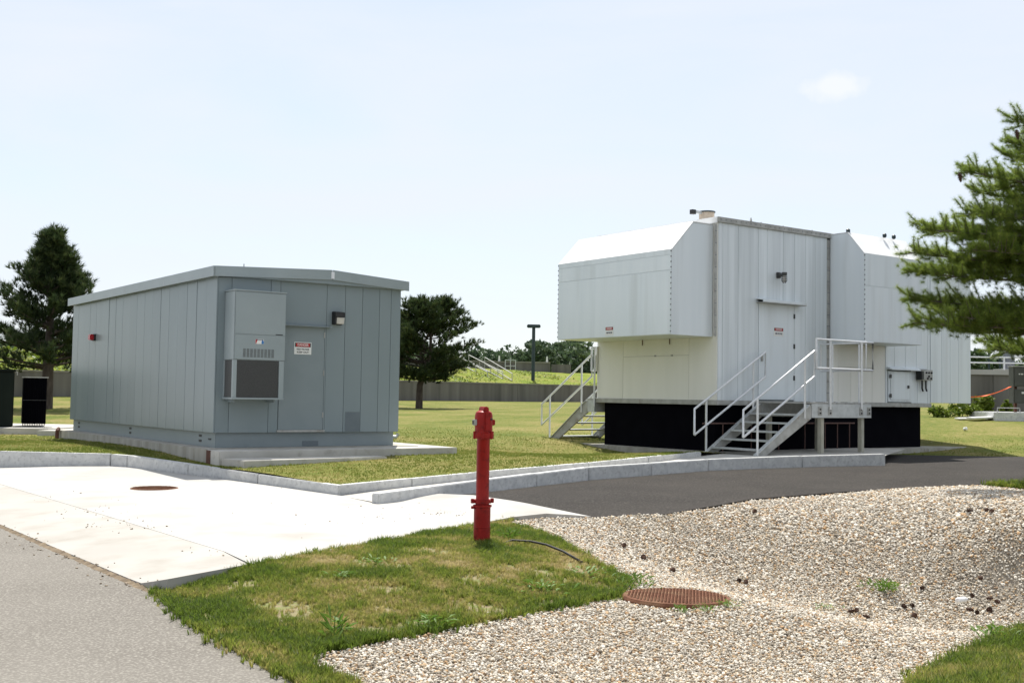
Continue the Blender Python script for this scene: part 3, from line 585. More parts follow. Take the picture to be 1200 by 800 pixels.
# left wall (outer face at u = 0)
def lw(a, b, z0, z1): return box_part('wall_panel', 'white_warm_bounce', B2, 0, .026, a+.003, b-.003, z0, z1, .004)
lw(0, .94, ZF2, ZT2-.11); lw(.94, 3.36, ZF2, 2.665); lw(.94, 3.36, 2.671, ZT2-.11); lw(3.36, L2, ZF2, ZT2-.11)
for v in (1.6, 2.6): MB().tube([(-.02, v, 2.95), (-.02, v, 3.09)], .012, 6).build('hanger_rod', 'rust_dark', B2)
for v in (1.5, 2.1): box_part('latch', 'galv_dull', B2, -.02, .002, v, v+.06, 2.65, 2.69, .003)
# back and right walls
box_part('wall_panel', 'white_paint', B2, .03, W2, L2-.026, L2, ZF2, ZT2-.11, .004)
box_part('wall_panel', 'white_paint', B2, W2-.026, W2, .03, L2-.03, ZF2, ZT2-.11, .004)
# roof, fascia with screws, parapet strip over the left hood
MB().box(-.02, W2+.02, -.02, L2+.02, ZT2-.10, ZT2-.02).build('roof', 'white_roof', B2)
fa = box_part('fascia', 'galv_dull', B2, -.03, 4.6, -.045, -.021, ZT2-.13, ZT2, .004)
m = MB()
for k in range(26): m.box(.05+k*.175, .075+k*.175, -.05, -.045, ZT2-.075, ZT2-.05)
tag(m.build('fascia_screws', 'seam_dark', fa), kind='stuff')
box_part('fascia', 'galv_dull', B2, 6.7, W2+2.0, -.045, -.021, ZT2-.13, ZT2, .004)
box_part('fascia', 'white_roof', B2, -.045, -.021, -.02, L2+.02, ZT2-.15, ZT2, .004)
for u, h in ((1.19, .12), (1.56, .05), (2.38, .045), (3.5, .05)):
    MB().lathe([(.03, 0), (.03, h*.6), (.018, h*.7), (.018, h)], 10, (u, .03, ZT2-.02)).build('roof_bolt', 'galv_dull', B2)
for u in (.06, 4.12):   # vertical trough trims at the hood joints, with strap marks
    t = box_part('joint_channel', 'galv_dull', B2, u-.06 if u > 1 else -.10, u+.06 if u > 1 else -.03, .0, .02, 3.1 if u < 1 else ZF2, ZT2-.18, .003)
    for k in range(9 if u < 1 else 14): box_part('strap', 'seam_dark', t, (u-.058 if u > 1 else -.098), (u+.058 if u > 1 else -.032), -.004, .0, (3.3 if u < 1 else 1.8)+k*.29, (3.315 if u < 1 else 1.815)+k*.29, 0)
# left hood
HB, HT, HC = 3.087, 5.08, 5.78
hood = MB().prism([(-.02, HB), (-1.389, HB), (-1.389, HT), (-.685, HC), (-.02, HC)], 'y', .135, 4.38).build('left_hood', 'white_paint', B2, bevel=.006)
for z0, z1 in ((HB+.01, 4.59), (4.60, 4.95), (4.957, HT-.004)):
    box_part('hood_panel', 'white_paint', hood, -1.40, -1.39, .14, 4.375, z0, z1, .002)
MB().prism([(-1.40, HT+.002), (-1.389, HT-.01), (-.69, HC+.004), (-.70, HC+.02)], 'y', .12, 4.39).build('hood_slope', 'white_roof', hood)
MB().prism([(-.70, HC+.003), (-.70, HC+.02), (-.046, HC+.02), (-.046, HC+.003)], 'y', .12, 4.39).build('hood_top', 'white_roof', hood)
m = MB()
for k in range(16):
    z = HB+.06+k*.125
    m.box(-1.408, -1.39, .128, .152, z, z+.03); m.box(-1.408, -1.39, 4.36, 4.385, z, z+.03)
tag(m.build('hood_screws', 'seam_dark', hood), kind='stuff')
# right hood
H2T, H2C = 5.36, 5.93
hood2 = MB().prism([(-.02, HB+.02), (-1.07, HB+.02), (-1.07, H2T), (-.55, H2C), (-.02, H2C)], 'x', 4.18, 6.62).build('right_hood', 'white_paint', B2, bevel=.006)
for z0, z1 in ((HB+.03, 4.53), (4.54, H2T-.004)):
    box_part('hood_panel', 'white_paint', hood2, 4.185, 6.615, -1.081, -1.071, z0, z1, .002)
MB().prism([(-1.08, H2T+.002), (-1.07, H2T-.01), (-.555, H2C+.004), (-.565, H2C+.02)], 'x', 4.17, 6.63).build('hood_slope', 'white_roof', hood2)
MB().prism([(-.565, H2C+.003), (-.565, H2C+.02), (-.046, H2C+.02), (-.046, H2C+.003)], 'x', 4.17, 6.63).build('hood_top', 'white_roof', hood2)
m = MB()
for k in range(18): m.box(4.172, 4.196, -1.089, -1.071, HB+.08+k*.125, HB+.11+k*.125)
tag(m.build('hood_screws', 'seam_dark', hood2), kind='stuff')
for u, v in ((4.25, -.62), (5.6, -.75), (6.0, -.75)):
    MB().lathe([(.03, 0), (.055, .03), (.055, .09), (.02, .12)], 10, (u, v+.1, H2C+.0)).build('roof_bolt', 'lamp_teal', hood2)
MB().box(6.75, 6.98, -.07, -.002, 4.95, 5.12).build('small_vent', 'dark_grille', B2)
# right end box, hanging clear of the black base
eb = box_part('end_box', 'white_paint', B2, W2+.002, 10.6, .002, 3.2, ZF2+.01, ZT2-.11, .006)
for a, b in ((W2+.01, 9.14), (9.146, 9.56), (9.566, 9.98), (9.986, 10.6)): box_part('wall_panel', 'white_paint', eb, a, b, -.012, .001, ZF2+.012, ZT2-.112, .004)
# main door
d = box_part('door', 'white_paint', B2, 1.455, 2.775, -.006, .02, ZF2+.03, 4.0, .005)
for z in (3.66, 2.9, 2.1): box_part('hinge', 'black_plastic', d, 2.74, 2.80, -.018, -.006, z, z+.12, .004)
box_part('handle', 'galv_dull', d, 1.53, 1.59, -.05, -.006, 2.55, 2.72, .01)
MB().prism([(-.0, 4.10), (-.24, 4.06), (-.24, 4.0), (-.22, 4.0), (-.22, 4.045), (0, 4.08)], 'x', 1.36, 2.98).build('door_canopy', 'white_paint', B2)
box_part('canopy_gutter', 'galv_dull', B2, 1.36, 2.98, -.235, -.002, 3.985, 4.0, .003)
# small access door with drip strip
box_part('access_frame', 'white_streak', B2, 6.64, 7.71, -.022, .02, 1.60, 2.44, .004)
d = box_part('access_door', 'white_paint', B2, 6.72, 7.58, -.034, -.022, 1.66, 2.42, .006)
for z in (1.72, 2.25): box_part('hinge', 'dark_grille', d, 6.67, 6.76, -.05, -.034, z, z+.1, .004)
box_part('handle', 'dark_grille', d, 7.48, 7.54, -.07, -.034, 1.98, 2.06, .006)
MB().prism([(0, 2.56), (-.16, 2.50), (-.16, 2.47), (0, 2.49)], 'x', 6.6, 7.95).build('drip_strip', 'white_paint', B2)
# pipe rail in front of the black skirt
rl = MB(); rl.tube([(-.38, .08, 1.02), (5.3, .08, 1.02)], .022, 6)
for u in (.3, 1.3, 2.3, 3.3, 4.1, 4.6, 5.1): rl.tube([(u, .08, .346), (u, .08, 1.02)], .016, 6)
rl.build('pipe_rail', 'rusty_pipe', B2)

stk = empty('exhaust_stack', (*loc2(.42, .78), ZT2-.02), RZ2, label='short tan exhaust stack with dark hinged lid on the white roof', cat='stack')
MB().lathe([(.19, 0), (.19, .25), (.18, .25)], 24).build('pipe', 'beige_stack', stk, smooth=True, auto=40)
MB().lathe([(.21, .252), (.22, .265), (.21, .285), (.08, .30)], 24).build('lid', 'lamp_teal', stk, smooth=True, auto=40)
MB().box(-.44, -.16, -.03, .03, .20, .27).build('lid_arm', 'galvanised', stk)
MB().box(-.54, -.42, -.05, .05, .17, .28).build('counterweight', 'black_plastic', stk)
# caged lamp
cl = empty('caged_lamp', (*loc2(2.15, -.001), 4.72), RZ2, label='round caged lamp above the white door', cat='lamp'); cl.scale = (.8, .8, .8)
box_part('mount_box', 'dark_grille', cl, -.09, .09, -.07, 0, -.09, .09, .015)
MB().tube([(0, -.07, 0), (0, -.24, 0)], .05, 10).build('arm', 'dark_grille', cl)
MB().lathe([(.085, .07), (.085, -.02), (.07, -.03)], 14, (0, -.26, 0)).build('cap', 'dark_grille', cl)
MB().lathe([(.055, -.03), (.06, -.16), (.035, -.22), (.01, -.235)], 14, (0, -.26, 0)).build('globe', 'lamp_glass', cl, smooth=True)
cg = MB()
for k in range(6):
    t = k*math.pi/3; cg.tube([(.08*math.cos(t), -.26+.08*math.sin(t), -.03), (.085*math.cos(t), -.26+.085*math.sin(t), -.18), (.04*math.cos(t), -.26+.04*math.sin(t), -.26)], .007, 5)
for z in (-.08, -.14, -.2): cg.tube([(.086*math.cos(t*.5236), -.26+.086*math.sin(t*.5236), z) for t in range(13)], .006, 5)
cg.build('cage', 'dark_grille', cl)
danger_sign((*loc2(2.18, -.006), 3.30), RZ2, .36, .22, 'small danger sign on the white door above the stairs', ['HIGH VOLTAGE'], 'sign_navy')
danger_sign((*loc2(-1.40, 2.30), 3.245), RZ2-math.pi/2, .30, .22, 'small danger sign low on the left overhanging hood of the white building', ['HIGH VOLTAGE'], 'sign_navy')
sb = empty('switch_box', (*loc2(8.2, 0), 2.21), RZ2, label='dark grey switch box with knobs on the white wall beside the small access door', cat='switch box')
box_part('case', 'galv_dull', sb, -.28, .29, -.16, -.001, 0, .30, .01)
for x, z in ((-.02, .22), (.1, .22), (.22, .22), (.1, .12), (.04, .06), (.2, .06)): MB().lathe([(.03, 0), (.025, .03)], 8).build('knob', 'black_plastic', sb).matrix_local = Matrix.Translation((x, -.16, z)) @ Matrix.Rotation(R(90), 4, 'X')
box_part('side_plug', 'black_plastic', sb, -.30, -.18, -.2, -.02, .02, .26, .01)
for x in (-.1, .08): MB().tube([(x, -.08, 0), (x, -.08, -.22), (x+.03, -.09, -.3)], .025, 8).build('cable', 'black_plastic', sb, smooth=True, auto=50)

# ------------------------------------------------------------------ steel stairs
def pipe_loop(u0, z0t, z0b, u1, z1t, z1b, v): return MB().tube([(u0, v, z0b), (u0, v, z0t), (u1, v, z1t), (u1, v, z1b), (u0, v, z0b)], .027, 8)
def staircase(name, label, ox, oy, run, z0, z1, nt, width, land, posts=True, full=True, turn=0.):
    """climbs along +u; v=0 is the wall side, v=-width the outer side"""
    s = empty(name, (*loc2(ox, oy), 0), RZ2+turn, label=label, cat='stairs', group='steel stairs up to the white building')
    sl = (z1-z0)/run
    for v in (0, -width):
        th = .045
        MB().prism([(-.02, z0), (.33, z0), (run+.06, z1-.30), (run+.06, z1), (run-.02, z1)], 'y', v-th/2, v+th/2).build('stringer', 'galv_dull', s, bevel=.004)
        f = MB(); ln = math.hypot(run, z1-z0)
        f.prism([(-.02, z0+.001), (-.02, z0+.022), (run-.02, z1+.022), (run-.02, z1+.001)], 'y', v-.05, v+.05); f.build('stringer_flange', 'galvanised', s)
        box_part('foot_plate', 'galv_dull', s, -.06, .2, v-.06, v+.06, z0-.02, z0, .003)
    for k in range(nt):
        t = (k+.72)/(nt+.72); u = run*t
        MB().box(u-.10, u+.19, -width+.03, -.03, z0+(z1-z0)*t-.04, z0+(z1-z0)*t).build('tread', 'galvanised', s, bevel=.004)
    # landing
    a, b = run+.0, run+land; zt = z1+.075
    nd = max(1, int(land/.3))
    for q in range(nd):
        box_part('deck_plank', 'galv_dull', s, a+q*land/nd+.004, a+(q+1)*land/nd-.004, -width-.02, .06, zt-.035, zt, .003)
    for v in (0, -width): box_part('edge_beam', 'galvanised', s, a+.065, b, v-.03, v+.03, zt-.36, zt-.037, .006)
    box_part('edge_beam', 'galv_dull', s, b-.05, b+.01, -width+.035, -.035, zt-.36, zt-.037, .006)
    for u in ((a+.35, a+.72, b-.4, b-.1) if full else ()):
        p = box_part('beam_bracket', 'galv_dull', s, u-.07, u+.07, -width-.042, -width-.03, zt-.3, zt-.1, .002)
        for dz in (-.25, -.16): MB().lathe([(.022, 0), (.022, .018)], 6).build('bolt', 'black_plastic', p).matrix_local = Matrix.Translation((u, -width-.042, zt+dz)) @ Matrix.Rotation(R(90), 4, 'X')
    for q in range(5): box_part('deck_clip', 'aluminium', s, a+.1+q*land/5, a+.2+q*land/5, -width-.03, -width+.05, zt+.001, zt+.02, .004)
    if posts:
        for u, v in ((a+.52, -width+.08), (b-.26, -width+.08), (a+.2, -.12), (b-.26, -.12)):
            box_part('post', 'post_tan', s, u-.055, u+.055, v-.055, v+.055, .30, zt-.362, .006)
    # rails
    for v in (0, -width):
        pipe_loop(-.39, z0+1.02, z0+.42, run+.20, z1+1.28, z1+.68, v).build('handrail', 'aluminium', s, smooth=True, auto=60)
        for u, zb in ((.03, z0-.02), (run-.19, z1-.30)):
            zt_ = z0+1.02+(z1-z0+.26)*(u+.39)/(run+.59); vv = v-.035 if v < 0 else v+.035
            MB().tube([(u, vv, zb), (u, vv, zt_)], .026, 8).build('rail_post', 'aluminium', s)
    if not full:
        pipe_loop(a+.18, zt+1.40, zt+.75, b+.05, zt+1.40, zt+.75, -width).build('guard_rail', 'aluminium', s, smooth=True, auto=60)
        MB().tube([(b, -width-.04, zt-.2), (b, -width-.04, zt+1.40)], .026, 8).build('rail_post', 'aluminium', s)
        return s
    pipe_loop(a+.27, zt+1.48, zt+.80, b+.10, zt+1.48, zt+.80, -width).build('guard_rail', 'aluminium', s, smooth=True, auto=60)
    for u in (a+.72, a+1.90): MB().tube([(u, -width-.045, zt-.17), (u, -width-.045, zt+1.46)], .028, 8).build('rail_post', 'aluminium', s)
    lp_ = MB().tube([(b, -.0, zt+.80), (b, -.0, zt+1.48), (b, -width+.12, zt+1.48), (b, -width+.12, zt+.80), (b, 0, zt+.80)], .024, 8).build('guard_rail', 'aluminium', s, smooth=True, auto=60)
    for v in (-.35, -width+.35): MB().tube([(b+.03, v, zt-.1), (b+.03, v, zt+1.46)], .022, 8).build('rail_post', 'aluminium', s)
    return s
staircase('steel_stairs', 'grey steel stairs and railed landing leading up to the white door', -.545, -.2, 1.825, .345, 1.485, 5, 1.5, 2.29)
staircase('steel_stairs', 'grey steel stairs behind the far left corner of the white building', 1.47, 6.41, 1.62, .36, 1.485, 5, 1.5, .36, posts=False, full=False, turn=-math.pi/2)
#@@TAIL@@
# ------------------------------------------------------------------ red post valve, hose, covers
hx, hy = -.30, 12.45; hz = float(zfore(np.array([hx]), np.array([hy]))[0])
hd = empty('fire_valve_post', (hx, hy, hz), R(25), label='tall red fire valve post standing at the edge of the grass', cat='valve post')
MB().lathe([(.098, -.1), (.098, .02), (.092, .025), (.092, .40), (.104, .405), (.104, .425), (.078, .43), (.072, .45), (.072, 1.16), (.078, 1.17)], 28).build('barrel', 'red_paint', hd, smooth=True, auto=35)
MB().lathe([(.094, .18), (.0955, .185), (.094, .19)], 28).build('weld_ring', 'red_paint', hd, smooth=True)
cw = MB().box(-.125, .125, -.012, .012, .45, .48).build('collar_bar', 'red_paint', hd, bevel=.004)
MB().lathe([(.098, .445), (.098, .485)], 24).build('collar', 'red_paint', hd, smooth=True, auto=35)
for s_ in (-1, 1):
    MB().box(s_*.118-.016, s_*.118+.016, -.02, .02, .445, .495).build('collar_lug', 'red_paint', hd, bevel=.005)
MB().tube([(-.09, 0, .40), (-.13, 0, .40)], .016, 8).build('lug_bolt', 'red_paint', hd)
head = MB().lathe([(.108, 1.155), (.110, 1.165), (.110, 1.215), (.097, 1.225), (.099, 1.38), (.097, 1.415), (.086, 1.445), (.06, 1.462), (.045, 1.465)], 28).build('head', 'red_paint', hd, smooth=True, auto=35)
for k in range(6):
    t = k*math.pi/3; MB().box(-.013, .013, -.013, .013, 1.15, 1.235).build('flange_bolt', 'red_paint', head, bevel=.004).location = (.108*math.cos(t), .108*math.sin(t), 0)
MB().prism([(-.03, 1.40), (-.03, 1.49), (-.018, 1.507), (.018, 1.507), (.03, 1.49), (.03, 1.40)], 'y', -.075, .075).build('top_lock_bar', 'red_paint', head, bevel=.006)
MB().prism([(-.034, 1.24), (-.034, 1.45), (.034, 1.45), (.034, 1.24)], 'y', -.118, -.085).build('lock_strap', 'red_paint', head, bevel=.008)
for x in (-.105, .105):
    w_ = MB().box(x-.022, x+.022, -.03, .03, 1.30, 1.365).build('window_frame', 'red_paint' if x > 0 else 'galv_dull', hd, bevel=.006)
    if x < 0: MB().box(x-.026, x-.021, -.018, .018, 1.312, 1.352).build('window_glass', 'black_plastic', w_)
    else: MB().box(x-.022, x+.026, -.02, .02, 1.31, 1.355).build('window_glass', 'red_paint', w_)
MB().tube([(.045, -.09, 1.37), (.045, -.118, 1.37)], .012, 8).build('seal_bolt', 'black_plastic', head)

def G(x, y): return float(zfore(np.array([x]), np.array([y]))[0])
hp = [(588, 638), (600, 637), (622, 638), (640, 641), (660, 645), (682, 650)]
pts = []
for i, (x, y) in enumerate(hp):
    q = P(x, y, -.03); pts.append((q[0], q[1], G(*q)+(.01, .05, .06, .07, .06, .025)[i]))
hose = MB().tube(pts, .013, 8).build('hose', 'hose_black', None, smooth=True)
tag(hose, 'thin black hose curving out of the grass beside the red post', 'hose')
hp2 = [(664, 641), (672, 644), (680, 649)]
def cover(name, cx, cy, cz, r, tilt, label, lip=.05, mat='rust'):
    c = empty(name, (cx, cy, cz), .3, label=label, cat='manhole cover')
    c.rotation_euler = (tilt[0], tilt[1], .3)
    MB().lathe([(r*1.03, -.12), (r*1.03, lip-.02), (r*1.01, lip-.004), (r, lip-.004), (r, lip), (r*.985, lip+.004), (.01, lip+.004)], 56).build('plate', mat, c)
    t = MB(); n = int(2*r/.034)
    for i in range(n):
        for j in range(n):
            x = -r+.017+i*.034+(.017 if j % 2 else 0); y = -r+.017+j*.034
            if x*x+y*y < (r*.93)**2: t.add([(x-.009, y-.009, lip+.004), (x+.009, y-.009, lip+.004), (x+.009, y+.009, lip+.004), (x-.009, y+.009, lip+.004), (x-.006, y-.006, lip+.011), (x+.006, y-.006, lip+.011), (x+.006, y+.006, lip+.011), (x-.006, y+.006, lip+.011)], [(4, 5, 6, 7), (0, 1, 5, 4), (1, 2, 6, 5), (2, 3, 7, 6), (3, 0, 4, 7)])
    tag(t.build('tread_studs', mat, c), kind='stuff')
    return c
cvx, cvy = cvx_, cvy_
cover('manhole_cover', cvx, cvy, -.190, .475, (R(-1.2), R(.8)), 'large rusty round manhole cover lying in the gravel beside the grass', .022)
mx_, my_ = P(181, 572, .04); mz = float(zslab(np.array([mx_]), np.array([my_]))[0])
cover('manhole_cover', mx_, my_, mz-.002, .37, (0, 0), 'small rusty round cover set flush in the white concrete', .004)

# ------------------------------------------------------------------ grass and gravel
def rand_in(poly, dens):
    xs = [p[0] for p in poly]; ys = [p[1] for p in poly]; n = int((max(xs)-min(xs))*(max(ys)-min(ys))*dens)
    q = np.stack([rng.uniform(min(xs), max(xs), n), rng.uniform(min(ys), max(ys), n)], -1); return q[inpoly(q[:, 0], q[:, 1], poly)]
def vnoise(x, y, s, seed=0):
    r = np.random.default_rng(seed); T = r.random((64, 64)); x = x/s; y = y/s
    i = np.floor(x).astype(int); j = np.floor(y).astype(int); fx = x-i; fy = y-j; fx = fx*fx*(3-2*fx); fy = fy*fy*(3-2*fy)
    g_ = lambda a, b: T[a % 64, b % 64]
    return (g_(i, j)*(1-fx)+g_(i+1, j)*fx)*(1-fy)+(g_(i, j+1)*(1-fx)+g_(i+1, j+1)*fx)*fy
def infov(q, m=.26):
    return (np.abs(q[:, 0]/q[:, 1]) < .457+m) & (q[:, 1] > 5.2)
tufts = []
for k in range(8):
    V, F = [], []; nb = 11
    for b in range(nb):
        t = random.uniform(0, 6.28); r0 = random.uniform(0, .018); h = random.uniform(.55, 1.)*(.075 if k < 6 else .05); ln = random.uniform(.1, .75)*h*(1. if k < 6 else 1.6)
        w = random.uniform(.0022, .0036); bx, by = r0*math.cos(t), r0*math.sin(t); px, py = -math.sin(t)*w, math.cos(t)*w; dx, dy = math.cos(t+random.uniform(-.6, .6)), math.sin(t+random.uniform(-.6, .6))
        o = len(V); V += [(bx-px, by-py, -.01), (bx+px, by+py, -.01), (bx+dx*ln*.35-px*.8, by+dy*ln*.35-py*.8, h*.6), (bx+dx*ln*.35+px*.8, by+dy*ln*.35+py*.8, h*.6), (bx+dx*ln, by+dy*ln, h)]
        F += [(o, o+1, o+3, o+2), (o+2, o+3, o+4)]
    tufts.append(proto('tuft_%d' % k, V, F, 'grass'))
def grass(name, q, zf, hs, dry=.0, lo=0., kinds=None):
    n = len(q); z = zf(q[:, 0], q[:, 1]); nn = vnoise(q[:, 0], q[:, 1], .6, 3)*.45+vnoise(q[:, 0], q[:, 1], .2, 4)*.35+vnoise(q[:, 0]*.6, q[:, 1], 1.3, 12)*.2
    tint = np.clip(lo+(nn-.5)*1.9+.27+dry+rng.normal(0, .16, n), 0, 1)
    sc = hs*rng.uniform(.6, 1.25, n)*(1.25-.55*np.clip(tint, 0, 1)); s3 = np.stack([sc*1.1, sc*1.1, sc], -1)
    rot = np.stack([rng.normal(0, .14, n), rng.normal(0, .14, n), rng.uniform(0, 6.28, n)], -1)
    o = scatter(name, np.c_[q, z], rot, s3, rng.integers(0, 8, n), tint, kinds or [p.copy() if p.users_collection else p for p in tufts]); return tag(o, kind='stuff')
q = rand_in(grass_poly, 2300); q = q[infov(q)]
nn = vnoise(q[:, 0], q[:, 1], .5, 3); bare = vnoise(q[:, 0], q[:, 1], .33, 9); q = q[rng.random(len(q)) > np.clip((bare-.45)*2.4, 0, .85)]
eq = []      # lusher fringe against the slab, road and gravel
for line, k in ((dense(slab_right[:6], .012, False), 2), (dense(road_grass[:6], .012, False), 2), (dense(grass_gravel, .014, False), 2)):
    l = np.array(line)
    for _ in range(k): eq.append(l+rng.normal(0, .045, l.shape))
eq = np.concatenate(eq); keep = inpoly(eq[:, 0], eq[:, 1], grass_poly) | (rng.random(len(eq)) < .22); eq = eq[keep & infov(eq) & (np.hypot(eq[:, 0]+2.72, eq[:, 1]-9.95) > .34)]
hb = np.stack([hx+rng.normal(0, .16, 260), hy-.05+rng.normal(0, .12, 260)], -1)
tag(grass('verge_grass', q, zfore, .76, .06), 'short patchy grass of the verge round the red post', 'grass')
tag(grass('verge_edge_grass', np.r_[eq, hb], zfore, .92, -.03), 'longer green grass fringe along the verge edges', 'grass')
q = rand_in(br_poly, 2400); q = q[infov(q)]; l = np.concatenate([np.array(dense(br_edge, .01, False))+rng.normal(0, .07, (len(dense(br_edge, .01, False)), 2)) for _ in range(2)])
tag(grass('corner_grass', np.r_[q, l], zfore, 1.1, .10), 'green grass clump in the lower right corner', 'grass')
q = rand_in(rg_poly, 500); q = q[infov(q)]
tag(grass('pine_verge_grass', q, zfore, 1.5, -.12), 'green grass under the near pine at right', 'grass')
lawn_zone = lawn_front+[(7, 29.6), (9.5, 29.95), (12, 29.9), (13.66, 29.95), (17, 30.1), (18, 38), (-18, 38)]
q = rand_in(lawn_zone, 420); w = rng.random(len(q)) < np.clip((23/q[:, 1])**2.2, 0, 1)*np.clip((36-q[:, 1])/9, 0, 1); q = q[w & infov(q)]
def keep_out(q, loc, r): # not under the buildings
    return ~inpoly(q[:, 0], q[:, 1], [loc(r[0], r[2]), loc(r[1], r[2]), loc(r[1], r[3]), loc(r[0], r[3])])
q = q[keep_out(q, loc1, (-.2, 4.4, -1.0, 10.4)) & keep_out(q, loc1, (4.3, 4.9, -1, 1.7)) & keep_out(q, loc1, (-.2, 2.9, -1.7, -.9)) & keep_out(q, loc2, (-.2, 9.8, -.3, 5.2))]
lk = [proto('lawn_tuft_%d' % i, [v.co[:] for v in p.data.vertices], [list(f.vertices) for f in p.data.polygons], 'lawn_blade') for i, p in enumerate(tufts)]
tag(grass('lawn_grass', q, zlawn, .42, .06, kinds=lk), 'dry mown grass of the lawn around the buildings', 'grass')

stones = []
for k in range(8):
    bm = bmesh.new(); bmesh.ops.create_icosphere(bm, subdivisions=1, radius=.5); sx, sy, sz = random.uniform(.85, 1.15), random.uniform(.65, .95), random.uniform(.45, .7)
    for v in bm.verts: v.co = Vector((v.co.x*sx, v.co.y*sy, v.co.z*sz))*random.uniform(.86, 1.14)
    V = [v.co[:] for v in bm.verts]; F = [[v.index for v in f.verts] for f in bm.faces]; bm.free(); stones.append(proto('stone_%d' % k, V, F, 'gravel_stone', smooth=k % 2 == 0))
parts = []; scs = []
for y0, y1, sp in ((4.5, 9, .0165), (9, 12, .019), (12, 15.5, .024), (15.5, 21, .031)):
    gx, gy = np.meshgrid(np.arange(-2, 12, sp), np.arange(y0, y1, sp)); g_ = np.stack([gx.ravel(), gy.ravel()], -1); g_ = g_+rng.uniform(-.55, .55, g_.shape)*sp
    g_ = g_[infov(g_)]; g_ = g_[inpoly(g_[:, 0], g_[:, 1], gravel_poly)]; parts.append(g_); scs.append(np.full(len(g_), sp*1.3))
gp = np.concatenate(parts); gs = np.concatenate(scs)
k = (np.hypot(gp[:, 0]-cvx, gp[:, 1]-cvy) > .49); gp, gs = gp[k], gs[k]
sl = np.array(dense(grass_gravel, .01, False)); sl = sl+rng.normal(0, .10, sl.shape); k = rng.random(len(sl)) < .5; sl = sl[k]      # strays in the grass edge
gp = np.r_[gp, sl]; gs = np.r_[gs, np.full(len(sl), .03)]
n = len(gp); gz = zfore(gp[:, 0], gp[:, 1])+rng.uniform(-.010, .010, n)-.004
gs = gs*np.exp(rng.normal(0, .26, n)); tint = rng.random(n)
tag(scatter('gravel', np.c_[gp, gz], rng.uniform(0, 6.28, (n, 3))*np.array([.12, .12, 1]), np.stack([gs, gs, gs], -1), rng.integers(0, 8, n), tint, stones), 'pale mixed river gravel filling the swale', 'gravel', kind='stuff')
print('gravel', n)
# crumbs of soil and stone on the concrete and road edge
cr_ = []
for _ in range(90):
    c = random.choice(dense(road_edge[2:], .2, False)); cr_.append((c[0]+random.gauss(-.12, .12), c[1]+random.gauss(0, .1)))
for cx_, cy_, m_, sp in ((102, 598, 26, .3), (135, 612, 22, .22), (165, 618, 16, .2), (240, 645, 8, .2), (520, 601, 26, .18), (450, 606, 10, .3), (80, 582, 12, .5), (300, 600, 10, 1.2), (430, 600, 12, .8), (330, 575, 8, .6)):
    a, b = P(cx_, cy_, 0)
    for _ in range(m_): cr_.append((a+random.gauss(0, sp), b+random.gauss(0, sp*1.3)))
cr_ = np.array(cr_); ins = inpoly(cr_[:, 0], cr_[:, 1], slab_poly); cz = np.where(ins, zslab(cr_[:, 0], cr_[:, 1]), -.12); n = len(cr_)
dst = [proto('crumb_%d' % i, [v.co[:] for v in s_.data.vertices], [list(p.vertices) for p in s_.data.polygons], 'debris') for i, s_ in enumerate(stones[:4])]
ss = np.exp(rng.normal(math.log(.022), .45, n)); ss = np.where(ins, ss*.8, ss)
tag(scatter('scattered_crumbs', np.c_[cr_, cz+.004], rng.uniform(0, 6.28, (n, 3))*np.array([.1, .1, 1]), np.stack([ss, ss, ss*.7], -1), rng.integers(0, 4, n), rng.random(n), dst), 'crumbs of soil and pebbles strewn over the concrete', 'debris', kind='stuff')
# soil lip in the joint between concrete and road
je = dense([(x+.012, y-.01) for x, y in road_edge[2:]], .06, False); V = []; F = []
for i, (x, y) in enumerate(je):
    w = .03+.022*random.random(); h = random.uniform(.0, .02)
    V += [(x-w, y-w*.75, -.121), (x-.004, y-.003, -.108+h), (x+.006, y+.004, -.115)]
    if i: o = 3*i; F += [(o-3, o-2, o+1, o), (o-2, o-1, o+2, o+1)]
m = MB(); m.v = V; m.f = F; tag(m.build('joint_soil', 'joint_dirt'), 'line of dark soil in the joint between concrete and road', 'soil', kind='stuff')

# leafy weeds and tufts standing clear of the rest
def weed(x, y, h, nl, label, zf=G, spread=1., upright=.4, group=None, name='weed', lw=.011):
    V = []; F = []; T = []; z = zf(x, y)
    for k in range(nl):
        t = random.uniform(0, 6.28); z0 = random.uniform(0, h*.6); ln = h*random.uniform(.45, .9); up = random.uniform(.15, 1)*upright*1.6
        d = Vector((math.cos(t), math.sin(t), up)).normalized(); sd_ = Vector((-math.sin(t), math.cos(t), 0)); w = lw*random.uniform(.7, 1.3)
        b = Vector((math.cos(t)*.01*spread, math.sin(t)*.01*spread, z0))+Vector((random.gauss(0, .025*spread), random.gauss(0, .025*spread), 0))
        m_ = b+d*ln*.5+Vector((0, 0, ln*.08)); e = b+d*ln-Vector((0, 0, ln*.1)); o = len(V)
        V += [b[:], (m_-sd_*w)[:], e[:], (m_+sd_*w)[:]]; F += [(o, o+1, o+2), (o, o+2, o+3)]; r_ = random.random(); T += [r_, r_]
    r = empty(name, (x, y, z), 0, label=label, cat='weed', group=group)
    raw_mesh('leaves', np.array(V), np.array(F), 'weed_green', r, np.array(T))
    MB().tube([(0, 0, -.02), (.005, .003, h*.75)], [.004, .002], 5).build('stem', 'weed_green', r)
    return r
def wpx(px, py, z):
    for _ in range(25): a = P(px, py, z); z = .5*z+.5*G(*a)
    return a
weed(*wpx(391, 750, -.13), .24, 15, 'tall light green weed rising from the grass at the gravel edge, lower left', upright=1.0, lw=.009)
weed(*wpx(400, 742, -.12), .14, 30, 'low broad weed just behind the tall weed at the gravel edge', lw=.016)
weed(*wpx(634, 693, -.1), .11, 70, 'bright green leafy weed in the grass nearest the rusty cover', upright=.6, spread=4, lw=.016)
